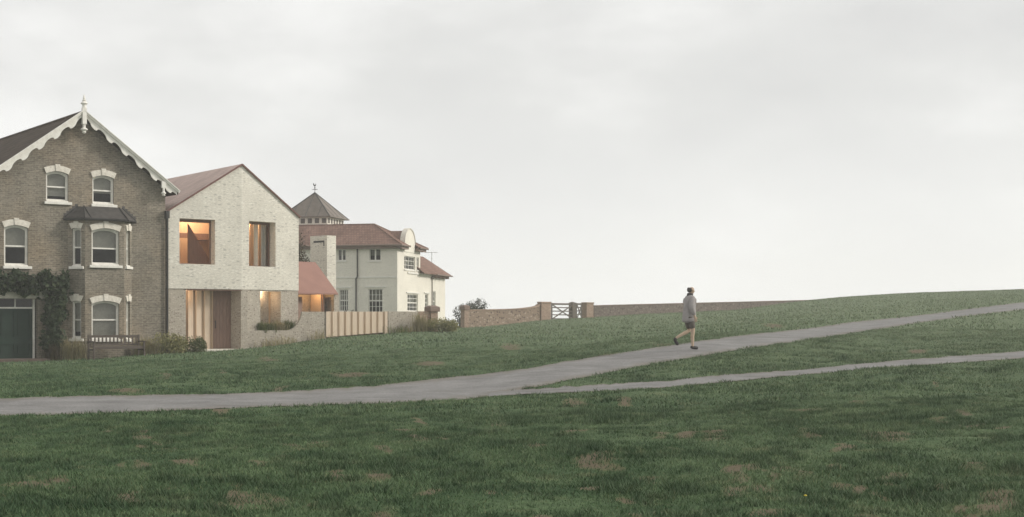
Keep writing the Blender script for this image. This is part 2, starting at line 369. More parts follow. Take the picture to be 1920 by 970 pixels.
Ys = np.concatenate([np.geomspace(2, 9, 30)[:-1], np.geomspace(9, 150, 560)[:-1], np.geomspace(150, 420, 40)])
U, Yg = np.meshgrid(us, Ys); Zg = groundU(U, Yg); Xg = U * Yg
PXg = CX + F * U; PYg = HY - F * Zg / Yg
def relief(X, Y): return (smooth_noise(X, Y, .9, 1) - .5) * .07 + (smooth_noise(X, Y, .35, 2) - .5) * .09 + (smooth_noise(X, Y, 2.1, 14) - .5) * .055
und = relief(Xg, Yg)
ip = in_path(PXg, PYg); keep = np.clip(1 - (ip + 6) / 6, 0, 1)
pit = np.where((Yg < 140), np.clip(ip / 2, 0, 1) * .05, 0)
Zt = Zg + und * keep * np.clip((75 - Yg) / 15, .12, 1) - pit
nr, nc = U.shape
verts = np.stack([Xg, Yg, Zt], -1).reshape(-1, 3)
ii = np.arange(nr * nc).reshape(nr, nc); faces = np.stack([ii[:-1, :-1], ii[:-1, 1:], ii[1:, 1:], ii[1:, :-1]], -1).reshape(-1, 4)
def npmesh(name, verts, faces, mat, smooth=False):
    me = bpy.data.meshes.new(name); n = faces.shape[1]
    me.vertices.add(len(verts)); me.vertices.foreach_set('co', np.ascontiguousarray(verts, dtype=np.float32).ravel())
    me.loops.add(faces.size); me.loops.foreach_set('vertex_index', np.ascontiguousarray(faces, dtype=np.int32).ravel())
    me.polygons.add(len(faces)); me.polygons.foreach_set('loop_start', np.arange(0, faces.size, n, dtype=np.int32))
    try: me.polygons.foreach_set('loop_total', np.full(len(faces), n, dtype=np.int32))
    except Exception: pass
    me.update(calc_edges=True); me.validate()
    if smooth: me.shade_smooth()
    me.materials.append(mat); return me
def attr(me, name, vals):
    a = me.attributes.new(name, 'FLOAT', 'POINT'); a.data.foreach_set('value', np.ascontiguousarray(vals, dtype=np.float32).ravel())
G1, G2, G3 = (.044, .084, .037), (.103, .155, .073), (.21, .21, .115)
def grasscol(nt, v, dark=1.0):
    a = noise(nt, scaled(nt, v, (1, .7, 1)), .9, 6, .72); b2 = noise(nt, v, 1.9, 5, .75)
    col = mix(nt, ramp(nt, a, [(.36, 0.), (.62, 1.)]), tuple(x * dark for x in G1), tuple(x * dark for x in G2))
    sp = nd(nt, 'ShaderNodeSeparateXYZ'); nt.links.new(v, sp.inputs[0])   # haze fade painted into the turf colour, paler far off and rightwards
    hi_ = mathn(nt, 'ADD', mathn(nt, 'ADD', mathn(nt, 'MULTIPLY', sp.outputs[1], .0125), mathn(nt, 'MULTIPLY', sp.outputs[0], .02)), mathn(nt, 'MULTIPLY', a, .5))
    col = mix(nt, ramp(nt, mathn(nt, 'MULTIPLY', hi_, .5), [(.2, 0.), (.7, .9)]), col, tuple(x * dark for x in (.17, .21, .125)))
    return mix(nt, ramp(nt, b2, [(.54, 0.), (.8, .75)]), col, tuple(x * dark for x in G3))
m, nt, b = newmat('turf'); v = obco(nt)
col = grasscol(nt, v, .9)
fine = ramp(nt, noise(nt, v, 16, 4, .8), [(.3, .55), (.7, 1.3)])
col = mix(nt, 1.0, col, fine, 'MULTIPLY')
at = nd(nt, 'ShaderNodeAttribute', attribute_name='bare')
soil = mix(nt, noise(nt, v, 7, 4), (.165, .13, .092), (.11, .088, .062))
bf_ = mathn(nt, 'MULTIPLY', mathn(nt, 'ADD', at.outputs['Fac'], .9), .55)
col = mix(nt, ramp(nt, bf_, [(.05, 0.), (.45, .6)]), col, (.15, .135, .075))
msk = ramp(nt, bf_, [(.4, 0.), (1.0, .85)])
col = mix(nt, msk, col, soil)
nt.links.new(col, b.inputs['Base Color']); b.inputs['Roughness'].default_value = .95; b.inputs['Specular IOR Level'].default_value = .1
bump(nt, b, noise(nt, v, 14, 4, .8), .6, .05); MT['turf'] = m
me = npmesh('ground', verts, faces, MT['turf'], True)
attr(me, 'bare', worn(Xg, Yg, PXg, PYg))
g = bpy.data.objects.new('ground', me); COL.objects.link(g); tag(g, kind='structure')

m, nt, b = newmat('worn_tarmac'); v = obco(nt)
c = mix(nt, ramp(nt, noise(nt, v, 1.2, 5, .65), [(.3, 0.), (.7, 1.)]), (.135, .131, .128), (.24, .233, .228))
c = mix(nt, 1.0, c, ramp(nt, noise(nt, v, 18, 3, .8), [(.3, .7), (.7, 1.25)]), 'MULTIPLY')
c = mix(nt, ramp(nt, noise(nt, scaled(nt, v, (.5, 1.6, 1)), .9, 4), [(.55, 0.), (.68, .6)]), c, (.125, .118, .112))
c = mix(nt, ramp(nt, noise(nt, scaled(nt, v, (.25, 1.6, 1)), 2.2, 5, .7), [(.45, 0.), (.75, .55)]), c, (.27, .262, .252))
ed = nd(nt, 'ShaderNodeAttribute', attribute_name='edge')
c = mix(nt, ramp(nt, mathn(nt, 'ADD', ed.outputs['Fac'], mathn(nt, 'MULTIPLY', mathn(nt, 'SUBTRACT', noise(nt, v, 1.6, 5, .7), .5), .9)), [(.62, 0.), (1.0, .75)]), c, (.15, .128, .098))
nt.links.new(c, b.inputs['Base Color']); b.inputs['Roughness'].default_value = .85; b.inputs['Specular IOR Level'].default_value = .25
bump(nt, b, noise(nt, v, 30, 3), .3, .01); MT['tarmac'] = m
def strip(name, up, lo, x0, x1, step, label, lift):
    xs = np.arange(x0, x1 + .1, step); n = 9; vs = []
    for x in xs:
        a = onground(x, float(up(x))); c = onground(x, float(lo(x)))
        ja = (smooth_noise(np.array([x]), np.array([0.]), .09, 5)[0] - .5) * .5 + (random.random() - .5) * .1
        jc = (smooth_noise(np.array([x]), np.array([9.]), .09, 6)[0] - .5) * .35 + (random.random() - .5) * .08
        u = (x - CX) / F
        for k in range(n):
            t = k / (n - 1); Y = (c.y + jc) * (1 - t) + (a.y + ja) * t
            vs.append((u * Y, Y, float(groundU(u, Y)[0]) + lift))
    vs = np.array(vs); i = np.arange(len(xs) * n).reshape(len(xs), n)
    fs = np.stack([i[:-1, :-1], i[1:, :-1], i[1:, 1:], i[:-1, 1:]], -1).reshape(-1, 4)
    me_ = npmesh(name, vs, fs, MT['tarmac'], True); attr(me_, 'edge', np.tile(np.abs(np.linspace(-1, 1, n)), len(xs)))
    o = bpy.data.objects.new(name, me_); COL.objects.link(o)
    return tag(o, label, None, None, 'structure')
strip('path', mu, ml, -500, 2050, 12, 'broad grey tarmac path curving up the grassy hill', .002)
strip('footpath', fu, fl, 915, 2100, 12, 'narrow grey tarmac path forking off towards the right', .008)

# turf blades: one uncountable mass
m, nt, b = newmat('grass_blades'); v = obco(nt)
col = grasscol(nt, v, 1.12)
gi = nd(nt, 'ShaderNodeNewGeometry')
col = mix(nt, 1.0, col, ramp(nt, gi.outputs['Random Per Island'], [(0, .7), (1, 1.35)]), 'MULTIPLY')
col = mix(nt, ramp(nt, gi.outputs['Random Per Island'], [(.9, 0.), (1, .6)]), col, (.2, .17, .085))
tf = nd(nt, 'ShaderNodeAttribute', attribute_name='tuft'); col = mix(nt, mathn(nt, 'MULTIPLY', tf.outputs['Fac'], .5), col, (.032, .062, .03))
nt.links.new(col, b.inputs['Base Color']); b.inputs['Roughness'].default_value = .7; b.inputs['Specular IOR Level'].default_value = .2
MT['blades'] = m
TUFT = []
def blades(n, y0, y1, h0, w0, power):
    t = rng.random(n); Y = (y0 ** power + t * (y1 ** power - y0 ** power)) ** (1 / power)
    u = (rng.random(n) - .5) * .98; X = u * Y; Z = groundU(u, Y); px = CX + F * u; py = HY - F * Z / Y
    big = smooth_noise(X, Y, .8, 3) * .6 + smooth_noise(X, Y, 2.3, 4) * .4
    ok = (in_path(px, py) < rng.random(n) * 1.6 - .9 + (smooth_noise(X, Y, 1.7, 41) - .35) * 2.6) & (worn(X, Y, px, py) < rng.random(n) ** 2 * 2.6 - .45)
    # keep off the houses' footprints
    ok &= ~((px < 860) & (Y > 53 + np.clip(px, 0, 860) * .0185))
    ok &= rng.random(n) < .35 + big * 1.0
    X, Y, Z, big, u = X[ok], Y[ok], Z[ok], big[ok], u[ok]; n = len(X)
    Z = Z + relief(X, Y) * np.clip((75 - Y) / 15, .12, 1) * np.clip(1 - (in_path(CX + F * u, HY - F * Z / Y) + 6) / 6, 0, 1)
    tu = np.clip((smooth_noise(X, Y, 2.4, 31) * .45 + smooth_noise(X, Y, 6.2, 32) * .55 - .55) / .12, 0, 1) * np.clip((60 - Y) / 25, .25, 1)
    h = h0 * (.45 + .9 * rng.random(n)) * (.5 + big) * (1 + .7 * tu); TUFT.append(np.repeat(tu, 3)); w = w0 * (.6 + .8 * rng.random(n))
    a = rng.random(n) * 6.283; lean = h * (.2 + .9 * rng.random(n)); la = rng.random(n) * 6.283
    ca, sa = np.cos(a) * w / 2, np.sin(a) * w / 2
    p = np.stack([X, Y, Z - .01], -1); e = np.stack([ca, sa, np.zeros(n)], -1)
    tip = p + np.stack([np.cos(la) * lean, np.sin(la) * lean, h], -1)
    return np.stack([p - e, p + e, tip], 1).reshape(-1, 3)
bv = np.concatenate([blades(700000, 8.5, 22, .036, .011, 2), blades(560000, 22, 48, .042, .02, 2), blades(260000, 48, 140, .07, .05, 1.4)])
bf = np.arange(len(bv)).reshape(-1, 3)
o = bpy.data.objects.new('grass', npmesh('grass', bv, bf, MT['blades'])); COL.objects.link(o)
attr(o.data, 'tuft', np.concatenate(TUFT)); tag(o, 'short rough turf covering the whole hillside', 'grass', None, 'stuff')

# ------------------------------------------------------------------ window kits
def arch(x0, x1, zb, zs, zt, n=8):
    pts = [(x0, zb), (x1, zb)]
    for i in range(n + 1):
        t = i / n; pts.append((x1 + (x0 - x1) * t, zs + (zt - zs) * (1 - (2 * t - 1) ** 2)))
    return pts
def inset(x0, x1, zb, zs, zt, d): return (x0 + d, x1 - d, zb + d, zs - d, zt - d)
def sash(root, Mx, x0, x1, zb, zs, zt, zm, zblind, sill, head, blind=True, fw=.055):
    a = MB(Mx); o1 = arch(x0 + .002, x1 - .002, zb, zs, zt - .002); i1 = arch(*inset(x0, x1, zb, zs, zt, fw))
    a.holed(o1, [i1], .085, .2)
    d = fw + .032 if x1 - x0 > .6 else fw + .03
    a.holed(arch(*inset(x0, x1, zb, zs, zt, fw - .004)), [arch(x0 + d, x1 - d, zb + fw + .055, zs - d, zt - d)], .125, .17)
    a.box(x0 + fw, x1 - fw, .11, .165, zm - .03, zm + .03)
    win = a.build('window', MT['white'], root)
    a = MB(Mx); a.poly([(x, .15, z) for x, z in arch(*inset(x0, x1, zb, zs, zt, fw + .01))]); a.build('pane', MT['glass'], win, fix=False)
    if blind:
        a = MB(Mx); n = 5; xs0, xs1 = x0 + .03, x1 - .03
        a.box(xs0, xs1, .235, .25, zblind, zt + .02); a.box(xs0, xs1, .225, .26, zblind - .03, zblind + .015); a.build('blind', MT['blind'], win)
    if sill:
        a = MB(Mx); a.box(sill[0], sill[1], -.09, .08, zb - .115, zb - .003); a.box(x0 + .01, x1 - .01, -.02, .1, zb - .003, zb + .045); a.build('sill', MT['white'], win, bev=.012)
    if head:
        hw = head; a = MB(Mx); n = 10; up = .25
        inn = [(x0 + (x1 - x0) * i / n, zs + (zt - zs) * (1 - (2 * i / n - 1) ** 2)) for i in range(n + 1)]
        out = [(x0 - hw + (x1 - x0 + 2 * hw) * i / n, zs + up * .92 + (zt - zs) * 1.05 * (1 - (2 * i / n - 1) ** 2)) for i in range(n + 1)]
        a.holed(inn + out[::-1], [], -.05, .06)
        xc = (x0 + x1) / 2; a.holed([(xc - .07, zt), (xc + .07, zt), (xc + .1, zt + up + .035), (xc - .1, zt + up + .035)], [], -.075, .05)
        a.build('lintel', MT['stone'], win, bev=.008)
    return win
def gridwin(root, Mx, x0, x1, z0, z1, cols, rows, y=.1, dark='room', sill=True, mid=False):
    a = MB(Mx); fw = .055
    a.holed([(x0, z0), (x1, z0), (x1, z1), (x0, z1)], [[(x0 + fw, z0 + fw), (x1 - fw, z0 + fw), (x1 - fw, z1 - fw), (x0 + fw, z1 - fw)]], y - .03, y + .06)
    for i in range(1, cols):
        x = x0 + (x1 - x0) * i / cols; w = .05 if (cols == 2) else .018; a.box(x - w, x + w, y, y + .04, z0 + fw, z1 - fw)
    for i in range(1, rows):
        z = z0 + (z1 - z0) * i / rows; w = .035 if mid and i == rows // 2 else .015; a.box(x0 + fw, x1 - fw, y - .002, y + .042, z - w, z + w)
    win = a.build('window', MT['white'], root)
    a = MB(Mx); a.poly([(x0 + .02, y + .05, z0 + .02), (x1 - .02, y + .05, z0 + .02), (x1 - .02, y + .05, z1 - .02), (x0 + .02, y + .05, z1 - .02)]); a.build('pane', MT['glass'], win, fix=False)
    a = MB(Mx); a.box(x0, x1, y + .3, y + .34, z0 + (z1 - z0) * .45, z1); a.build('blind', MT['pale_room'], win)
    if sill: a = MB(Mx); a.box(x0 - .08, x1 + .08, -.06, y, z0 - .09, z0 - .002); a.build('sill', MT['white'], win)
    return win

# ------------------------------------------------------------------ the brick gabled house
A_V = math.atan2(1, (4400 - CX) / F)
V0 = Fr.at(310, 59.2, A_V); zb = ground(V0.w(0, 0).x, V0.w(0, 0).y)
V = Fr.at(310, 59.2, A_V, zb)
house = empty('brick_house', V.M, 'brown brick gabled house with white scalloped bargeboards and a dark green door', 'house')
I = Matrix.Identity(4)
OV = -.36
xa, za = V.P(156.5, 211, OV); xe, ze = V.P(316, 346, OV)
pitch = (za - ze) / (xe - xa)
xl = 2 * xa + .0; bayX0, bayX1 = V.X(127), V.X(247)
zroof = lambda x: za - pitch * abs(x - xa)
def rect_px(fr, l, t, r, b, y=0):
    x0, zt = fr.P(l, t, y); x1, _ = fr.P(r, t, y); xm = (l + r) / 2
    return x0, x1, fr.P(xm, b, y)[1], fr.P(xm, t, y)[1]
WINV = []
for (l, t, r, b_, mid, bl, sl, sr) in ((86.2, 321.5, 128.3, 378.5, 350.5, 366, 82.5, 134), (173.3, 329.5, 213.6, 383.5, 357.5, 361, 170.5, 219), (7.5, 422.5, 52.8, 499, 461.5, 463, 5, 59)):
    x0, x1, z0, zt = rect_px(V, l, t, r, b_); xm = (l + r) / 2
    WINV.append((x0, x1, z0, zt - .11, zt, V.P(xm, mid)[1], V.P(xm, bl)[1], (V.X(sl), V.X(sr))))
dx0, dx1 = V.X(-6), V.X(70.5); dz1 = V.P(40, 560.5)[1]; dz0 = V.P(40, 673)[1]
# front wall
ztop = lambda x: zroof(x) - .16
outer = [(xl, -3), (bayX0 + .12, -3), (bayX0 + .12, V.P(200, 396)[1] - .1), (bayX1 - .12, V.P(200, 396)[1] - .1), (bayX1 - .12, -3), (0, -3), (0, ztop(0)), (xa, ztop(xa)), (xl, ztop(xl))]
holes = [arch(*w[:5]) for w in WINV] + [[(dx0, dz0), (dx1, dz0), (dx1, dz1), (dx0, dz1)]]
# mirrored windows on the unseen left half keep the front complete
a = MB(); a.holed(outer, holes, 0, .33)
a.box(xl - .0, xl + .33, .335, 15, -3, ztop(xl)); a.box(-.33, 0, .335, 15, -3, ztop(0)); a.holed([(xl, -3), (0, -3), (0, ztop(0)), (xa, ztop(xa)), (xl, ztop(xl))], [], 15.01, 15.3, True)
a.build('wall', MT['brick'], house)
a = MB()
for z in (V.P(200, 392)[1] - .35, V.P(200, 520)[1], V.P(200, 660)[1]): a.box(xl + .35, -.35, .36, 8.9, z - .15, z)
a.box(xl + .4, -.4, 3.2, 3.3, 0, ztop(xl)); a.build('floor', MT['room'], house)
for w in WINV: sash(house, I, *w[:5], w[5], w[6], w[7], .09)
# bay
pr = .53; B0 = V.sub(bayX0, 0, -math.pi / 4); B1 = V.sub(bayX0 + pr, -pr, 0); wF = (bayX1 - bayX0) - 2 * pr; B2 = V.sub(bayX0 + pr + wF, -pr, math.pi / 4)
wc = pr * math.sqrt(2); zbt = V.P(200, 412, -pr)[1]
bay = None
specs = [(B0, wc, (137.8, 153.5, 428, 499.5, 464), (137.8, 153, 564.5, 635, 600), 0),
         (B1, wF, (171.8, 223.6, 428.5, 497.5, 466), (171.8, 223.6, 564.5, 636, 600), 1),
         (B2, wc, (237.6, 244.2, 433, 500, 467), (237.6, 244.2, 565, 636, 601), 0)]
abay = MB(); todo = []
for fr, wd, u1, u2, big in specs:
    hs = []
    for (l, r, t, b_, mid) in (u1, u2):
        x0, x1, z0, zt = rect_px(fr, l, t, r, b_); xm = (l + r) / 2
        if not big: x0, x1 = wd / 2 - .2, wd / 2 + .2
        args = (x0, x1, z0, zt - (.12 if big else .03), zt); hs.append(arch(*args))
        todo.append((fr, args, fr.P(xm, mid)[1], big, t > 520))
    abay.M = V.rel(fr); abay.holed([(0.0, -3), (wd, -3), (wd, zbt), (0.0, zbt)], hs, 0, .24)
bay = abay.build('bay_wall', MT['brick'], house)
for fr, args, zm, big, low in todo:
    zbl = (args[2] + .08 if low else zm - .0) if big else zm + (.0 if not low else -.45)
    ex = .09 if big else .1
    sash(house, V.rel(fr), *args, zm, zbl, (args[0] - .1, args[1] + .12), ex, True, .055 if big else .045)
# bay floor/ceiling and its lead roof
a = MB(); c4 = [(bayX0, .2), (bayX0 + pr, -pr + .05), (bayX1 - pr, -pr + .05), (bayX1, .2)]
for z in (zbt - .05, V.P(200, 520)[1], V.P(200, 650)[1]): a = MB(); a.slab([(x, y, z) for x, y in c4], .08); a.build('bay_floor', MT['room'], house)
a = MB(); e = .17; zt2 = V.P(180, 389)[1]; zlo = zbt + .02
lo = [(bayX0 - e, -.003), (bayX0 + pr - e * .45, -pr - e), (bayX1 - pr + e * .45, -pr - e), (bayX1 + e, -.003)]
hi = [(bayX0 + .42, -.003), (bayX0 + .62, -.16), (bayX1 - .62, -.16), (bayX1 - .42, -.003)]
for i in range(3):
    a.slab([(*lo[i], zlo), (*lo[i + 1], zlo), (*hi[i + 1], zt2), (*hi[i], zt2)], .05)
    
a.slab([(*hi[0], zt2), (*hi[1], zt2), (*hi[2], zt2), (*hi[3], zt2)], .04)
bro = a.build('bay_roof', MT['lead'], house)
a = MB()
for i in range(4): a.bar((*lo[i], zlo + .02), (*hi[i], zt2 + .02), .03)
for i in range(3): a.bar((lo[i][0], lo[i][1], zlo - .03), (lo[i + 1][0], lo[i + 1][1], zlo - .03), .055)
xm = bayX0 + pr + wF * .12; a.bar((xm, -pr - e, zlo + .02), (bayX0 + .62, -.16, zt2 + .02), .022)
a.build('roll', MT['dark'], bro)
for s0, sgn, hx in ((bayX0 - e, 1, hi[0][0]), (bayX1 + e, -1, hi[3][0])):
    a = MB()     # stepped flashing where the lead roof meets the brick
    for k in range(5):
        t = k / 5; t1 = (k + 1) / 5
        xA = s0 + (hx - s0) * t; xB = s0 + (hx - s0) * t1; a.box(min(xA, xB), max(xA, xB), -.012, -.001, zlo + (zt2 - zlo) * t, zlo + (zt2 - zlo) * t1 + .1)
    a.build('flashing', MT['lead'], bro)
# main roof
a = MB(); yb, yf = 15.6, OV - .02
for sx in (-1, 1):
    ex = xa + sx * (abs(xa) + .42 if sx > 0 else abs(xl - xa) + .42)
    a.slab([(xa, yf, zroof(xa)), (ex, yf, zroof(ex)), (ex, yb, zroof(ex)), (xa, yb, zroof(xa))], .09)
a.build('roof', MT['slate'], house)
a = MB(); a.bar((xa, yf, za + .01), (xa, yb, za + .01), .07); a.build('ridge_tiles', MT['slate'], house)
# bargeboards
L = math.hypot(abs(xa) + .36, pitch * (abs(xa) + .36)); ca, sa_ = 1 / math.hypot(1, pitch), pitch / math.hypot(1, pitch)
def scallop(s):
    t = (s / .8) % 1.0
    d = .255
    if t < .62: d -= .125 * math.sqrt(max(0, 1 - ((t - .31) / .31) ** 2))
    else: d += .035 * math.sin((t - .62) / .38 * math.pi)
    return d
for sx in (-1, 1):
    n = 150; Lx = L if sx > 0 else L + .3
    top = []; low = []
    for i in range(n + 1):
        s = Lx * i / n; d = scallop(s + .1)
        top.append((xa + sx * ca * s, za + .0 - sa_ * s)); low.append((xa + sx * ca * s, za - sa_ * s - d / ca * .92))
    a = MB()
    for i in range(n):
        q = [top[i], top[i + 1], low[i + 1], low[i]]
        a.add([(x, OV - .035, z) for x, z in q] + [(x, OV + .015, z) for x, z in q], [(0, 1, 2, 3), (7, 6, 5, 4), (3, 2, 6, 7), (0, 4, 5, 1)])
    bb = a.build('bargeboard', MT['white'], house, fix=False)
    a = MB(); p0 = Vector((xa, OV - .05, za + .035)); p1 = Vector((xa + sx * ca * (Lx + .12), OV - .05, za + .035 - sa_ * (Lx + .12)))
    a.plank(p0, p1, .09, .09); a.plank(p0 + Vector((0, -.02, .05)), p1 + Vector((0, -.02, .05)), .03, .14); a.build('capping', MT['white'], bb)
    if sx > 0:
        a = MB(); xp, zp = V.P(306, 346, OV); z2 = V.P(306, 368, OV)[1]
        a.box(xp - .09, xp + .09, OV - .09, OV + .02, zp - .16, zp + .12)
        a.lathe([(.05, zp - .16), (.05, zp - .3), (.1, zp - .36), (.1, zp - .4), (.05, zp - .43), (.075, zp - .47), (.04, z2)], xp, OV - .04); a.build('pendant', MT['white'], bb)
# finial
x, zt = V.P(157, 178, OV); z0 = V.P(157, 251, OV)[1]; h = zt - z0; q = lambda f: z0 + h * f
a = MB(); a.box(x - .085, x + .085, OV - .13, OV + .04, q(.24), q(.66))
a.lathe([(.04, q(0)), (.085, q(.03)), (.06, q(.06)), (.15, q(.1)), (.13, q(.125)), (.06, q(.15)), (.065, q(.25))], x, OV - .045)
a.lathe([(.09, q(.655)), (.085, q(.73)), (.1, q(.75)), (.15, q(.77)), (.12, q(.8)), (.06, q(.83)), (.085, q(.855)), (.045, q(.875)), (.055, q(.9)), (.015, q(1.0))], x, OV - .045)
a.build('finial', MT['white'], house)
# door
a = MB(); a.box(dx0, V.X(4.2, .2) if False else dx0 + .1, .17, .27, dz0, dz1); a.box(dx1 - .14, dx1 - .06, .17, .27, dz0, dz1)
zt3 = V.P(35, 577.5, .2)[1]; a.box(dx0 + .1, dx1 - .14, .18, .26, zt3 - .03, zt3 + .03); xmid = (dx0 + dx1) / 2 - .03
a.box(xmid - .02, xmid + .02, .19, .25, zt3 + .03, dz1); dfr = a.build('door_frame', MT['white'], house)
a = MB(); a.poly([(dx0 + .1, .22, zt3), (dx1 - .14, .22, zt3), (dx1 - .14, .22, dz1), (dx0 + .1, .22, dz1)]); a.build('pane', MT['glass'], dfr, fix=False)
a = MB(); D0, D1 = dx0 + .1, dx1 - .145; pan = []
W_, H_ = D1 - D0, zt3 - .03 - dz0
for (fa, fb) in ((.07, .45), (.53, .92)):
    for (ga, gb) in ((.06, .29), (.44, .93)): pan.append((D0 + W_ * fa, D0 + W_ * fb, dz0 + H_ * ga, dz0 + H_ * gb))
a.holed([(D0, dz0), (D1, dz0), (D1, zt3 - .032), (D0, zt3 - .032)], [[(p[0], p[2]), (p[1], p[2]), (p[1], p[3]), (p[0], p[3])] for p in pan], .195, .249)
for p in pan:
    a.box(p[0] - .01, p[1] + .01, .25, .27, p[2] - .01, p[3] + .01); a.box(p[0] + .06, p[1] - .06, .225, .249, p[2] + .06, p[3] - .06)
dr = a.build('door', MT['door_green'], house)
a = MB(); a.lathe([(.02, 0), (.035, .03), (.03, .05), (.0, .06)], 0, 0); 
for i, vv in enumerate(a.v): a.v[i] = (D1 - .08 + vv[0], .2 - vv[2], dz0 + H_ * .38 + vv[1])
a.build('handle', MT['dark'], dr)
a = MB(); zl0 = V.P(40, 560)[1]; zl1 = V.P(40, 540)[1]; xL, xR = V.X(-40), V.X(84.5)
a.box(xL, xR, -.1, .05, zl0, zl0 + (zl1 - zl0) * .7); a.box(xL - .05, xR + .03, -.16, .05, zl0 + (zl1 - zl0) * .7, zl1); a.build('door_lintel', MT['stone'], house, bev=.01)
a = MB(); zs_ = V.P(40, 672.5)[1]; a.box(V.X(-60), V.X(92), -.75, .3, -3, zs_); a.build('doorstep', MT['step'], house, bev=.02)
a = MB(); xp = V.X(312.2); a.bar((xp, -.1, -1), (xp, -.1, V.P(312, 400)[1]), .045, 8); a.box(xp - .1, xp + .06, -.2, -.0, V.P(312, 410)[1], V.P(312, 396)[1]); a.build('downpipe', MT['dark'], house)

# ------------------------------------------------------------------ ivy over the door
def leaves(pts, nrm_bias, size, n_each=1, spread=.0):
    vs = []; fs = []
    for p in pts:
        for _ in range(n_each):
            c = Vector(p) + Vector((random.gauss(0, spread), random.gauss(0, spread), random.gauss(0, spread)))
            nrm = (Vector((random.gauss(0, 1), random.gauss(0, 1), random.gauss(0, 1))).normalized() + Vector(nrm_bias)).normalized()
            u = nrm.orthogonal().normalized(); w = nrm.cross(u); t = random.random() * 6.283
            u, w = u * math.cos(t) + w * math.sin(t), w * math.cos(t) - u * math.sin(t)
            s = size * random.uniform(.6, 1.3); k = len(vs)
            vs += [tuple(c - u * s * .5), tuple(c + w * s * .38 + nrm * s * .08), tuple(c + u * s * .6), tuple(c - w * s * .38 + nrm * s * .08)]
            fs += [(k, k + 1, k + 2), (k, k + 2, k + 3)]
    a = MB(); a.v = vs; a.f = fs; return a
ivy = empty('climbing_plant', V.M, 'dark green climber trained over and down beside the green door', 'climber')
pts = []
for _ in range(2600):
    px = random.uniform(-60, 128); py = 529 + random.gauss(0, 10) + 5 * math.sin(px * .13) + (8 if 30 < px < 75 else 0) * random.random()
    dep = random.random() ** 1.5 * .55
    if abs(py - 528) > 22 + 4 * math.sin(px * .3): continue
    x, z = V.P(px, py, -.1 - dep); pts.append((x, -.1 - dep, z))
for _ in range(2000):
    t = random.random(); py = 540 + t * 118; w = 21 * (1 - .35 * t) + 4 * math.sin(t * 17); px = 105 - 8 * t + random.gauss(0, .5) * w
    dep = random.random() ** 1.5 * .45; x, z = V.P(px, py, -.06 - dep); pts.append((x, -.06 - dep, z))
for _ in range(300):
    px = random.uniform(33, 60); py = 545 + random.random() * 14 * (1 - abs(px - 45) / 15); dep = .1 + random.random() * .35; x, z = V.P(px, py, -dep); pts.append((x, -dep, z))
leaves(pts, (.3, -.7, .5), .18).build('foliage', MT['ivy'], ivy, fix=False)
a = MB(); prev = None
for i in range(12):
    x, z = V.P(100 + 3 * math.sin(i), 668 - i * 12.5, -.1); 
    if prev: a.bar(prev, (x, -.1, z), .03, 6)
    prev = (x, -.1, z)
for i in range(8):
    x, z = V.P(100 - i * 18, 530 + 3 * math.sin(i * 2), -.14); a.bar(prev, (x, -.14, z), .022, 6); prev = (x, -.14, z)
a.build('stem', MT['stem'], ivy)

# ------------------------------------------------------------------ the new flint house
YN = 59.2 * (4400 - 310) / (4400 - 314.5)
N0 = Fr.at(314.5, YN, A_V); w0 = N0.w(0, 0); zn = ground(w0.x, w0.y) + .05
N = Fr.at(314.5, YN, A_V, zn)
A_R = math.atan2(1, (3300 - CX) / F)
nh = empty('flint_house', N.M, 'pale folded-gable flint house with rose roof and glowing windows', 'house')
xf = N.X(453); NR = N.sub(xf, 0, A_R - A_V); xr = NR.X(560)
zbd = N.P(380, 542)[1]; zbr = NR.P(500, 544)[1]; zbd = (zbd + zbr) / 2
zap = N.P(453, 309.5)[1]; zel = N.P(315, 396)[1]; zer = NR.P(559, 407)[1]
T = .5
def rpts(x0, x1, z0, z1): return [(x0, z0), (x1, z0), (x1, z1), (x0, z1)]
wl = rect_px(N, 336.6, 411, 403.2, 495.6); wr = rect_px(NR, 467, 416, 516.7, 500)
MR = N.rel(NR)
a = MB(); a.holed([(0, zbd), (xf, zbd), (xf, zap), (0, zel)], [rpts(*wl)], 0, T)
a.M = MR; a.holed([(0, zbd), (xr, zbd), (xr, zer), (0, zap)], [rpts(*wr)], 0, T); a.M = I
cR = MR @ Vector((xr, 0, 0)); DY = 9.0
a.box(0, .3, T + .002, DY, zbd, zel); a.add([(cR.x, cR.y + .001, zbd), (cR.x, DY, zbd), (cR.x, DY, zer), (cR.x, cR.y + .001, zer)], [(0, 1, 2, 3)])
a.holed([(0, -2), (cR.x, -2), (cR.x, zer), (xf, zap), (0, zel)], [], DY + .002, DY + .3, True)
a.build('upper_wall', MT['white_flint'], nh)
# lower storey
lr = .035
xd0 = N.X(349.2); rec = .85
wg = rect_px(NR, 489, 546.5, 527.3, 640)
a = MB(); a.box(0, xd0, lr, .5, -3, zbd - .002); a.box(xd0 - .2, xd0, .502, rec + .3, -3, zbd - .002)
a.M = MR; a.holed([(0, -3), (xr, -3), (xr, zbd - .002), (0, zbd - .002)], [rpts(wg[0], wg[1], -1.5, wg[3])], lr, .78); a.M = I
a.box(xf - .004, xf + .3, lr + .0, rec + .2, -3, zbd - .002)
a.M = MR; a.box(wg[0] - .1, NR.X(503.5, .78), .782, .9, -2, zbd - .002); a.M = I
a.box(.002, .3, .51, DY, -3, zbd - .002); a.add([(cR.x - .01, cR.y + .8, -3), (cR.x - .01, DY, -3), (cR.x - .01, DY, zbd - .002), (cR.x - .01, cR.y + .8, zbd - .002)], [(0, 1, 2, 3)])
a.build('lower_wall', MT['flint'], nh)
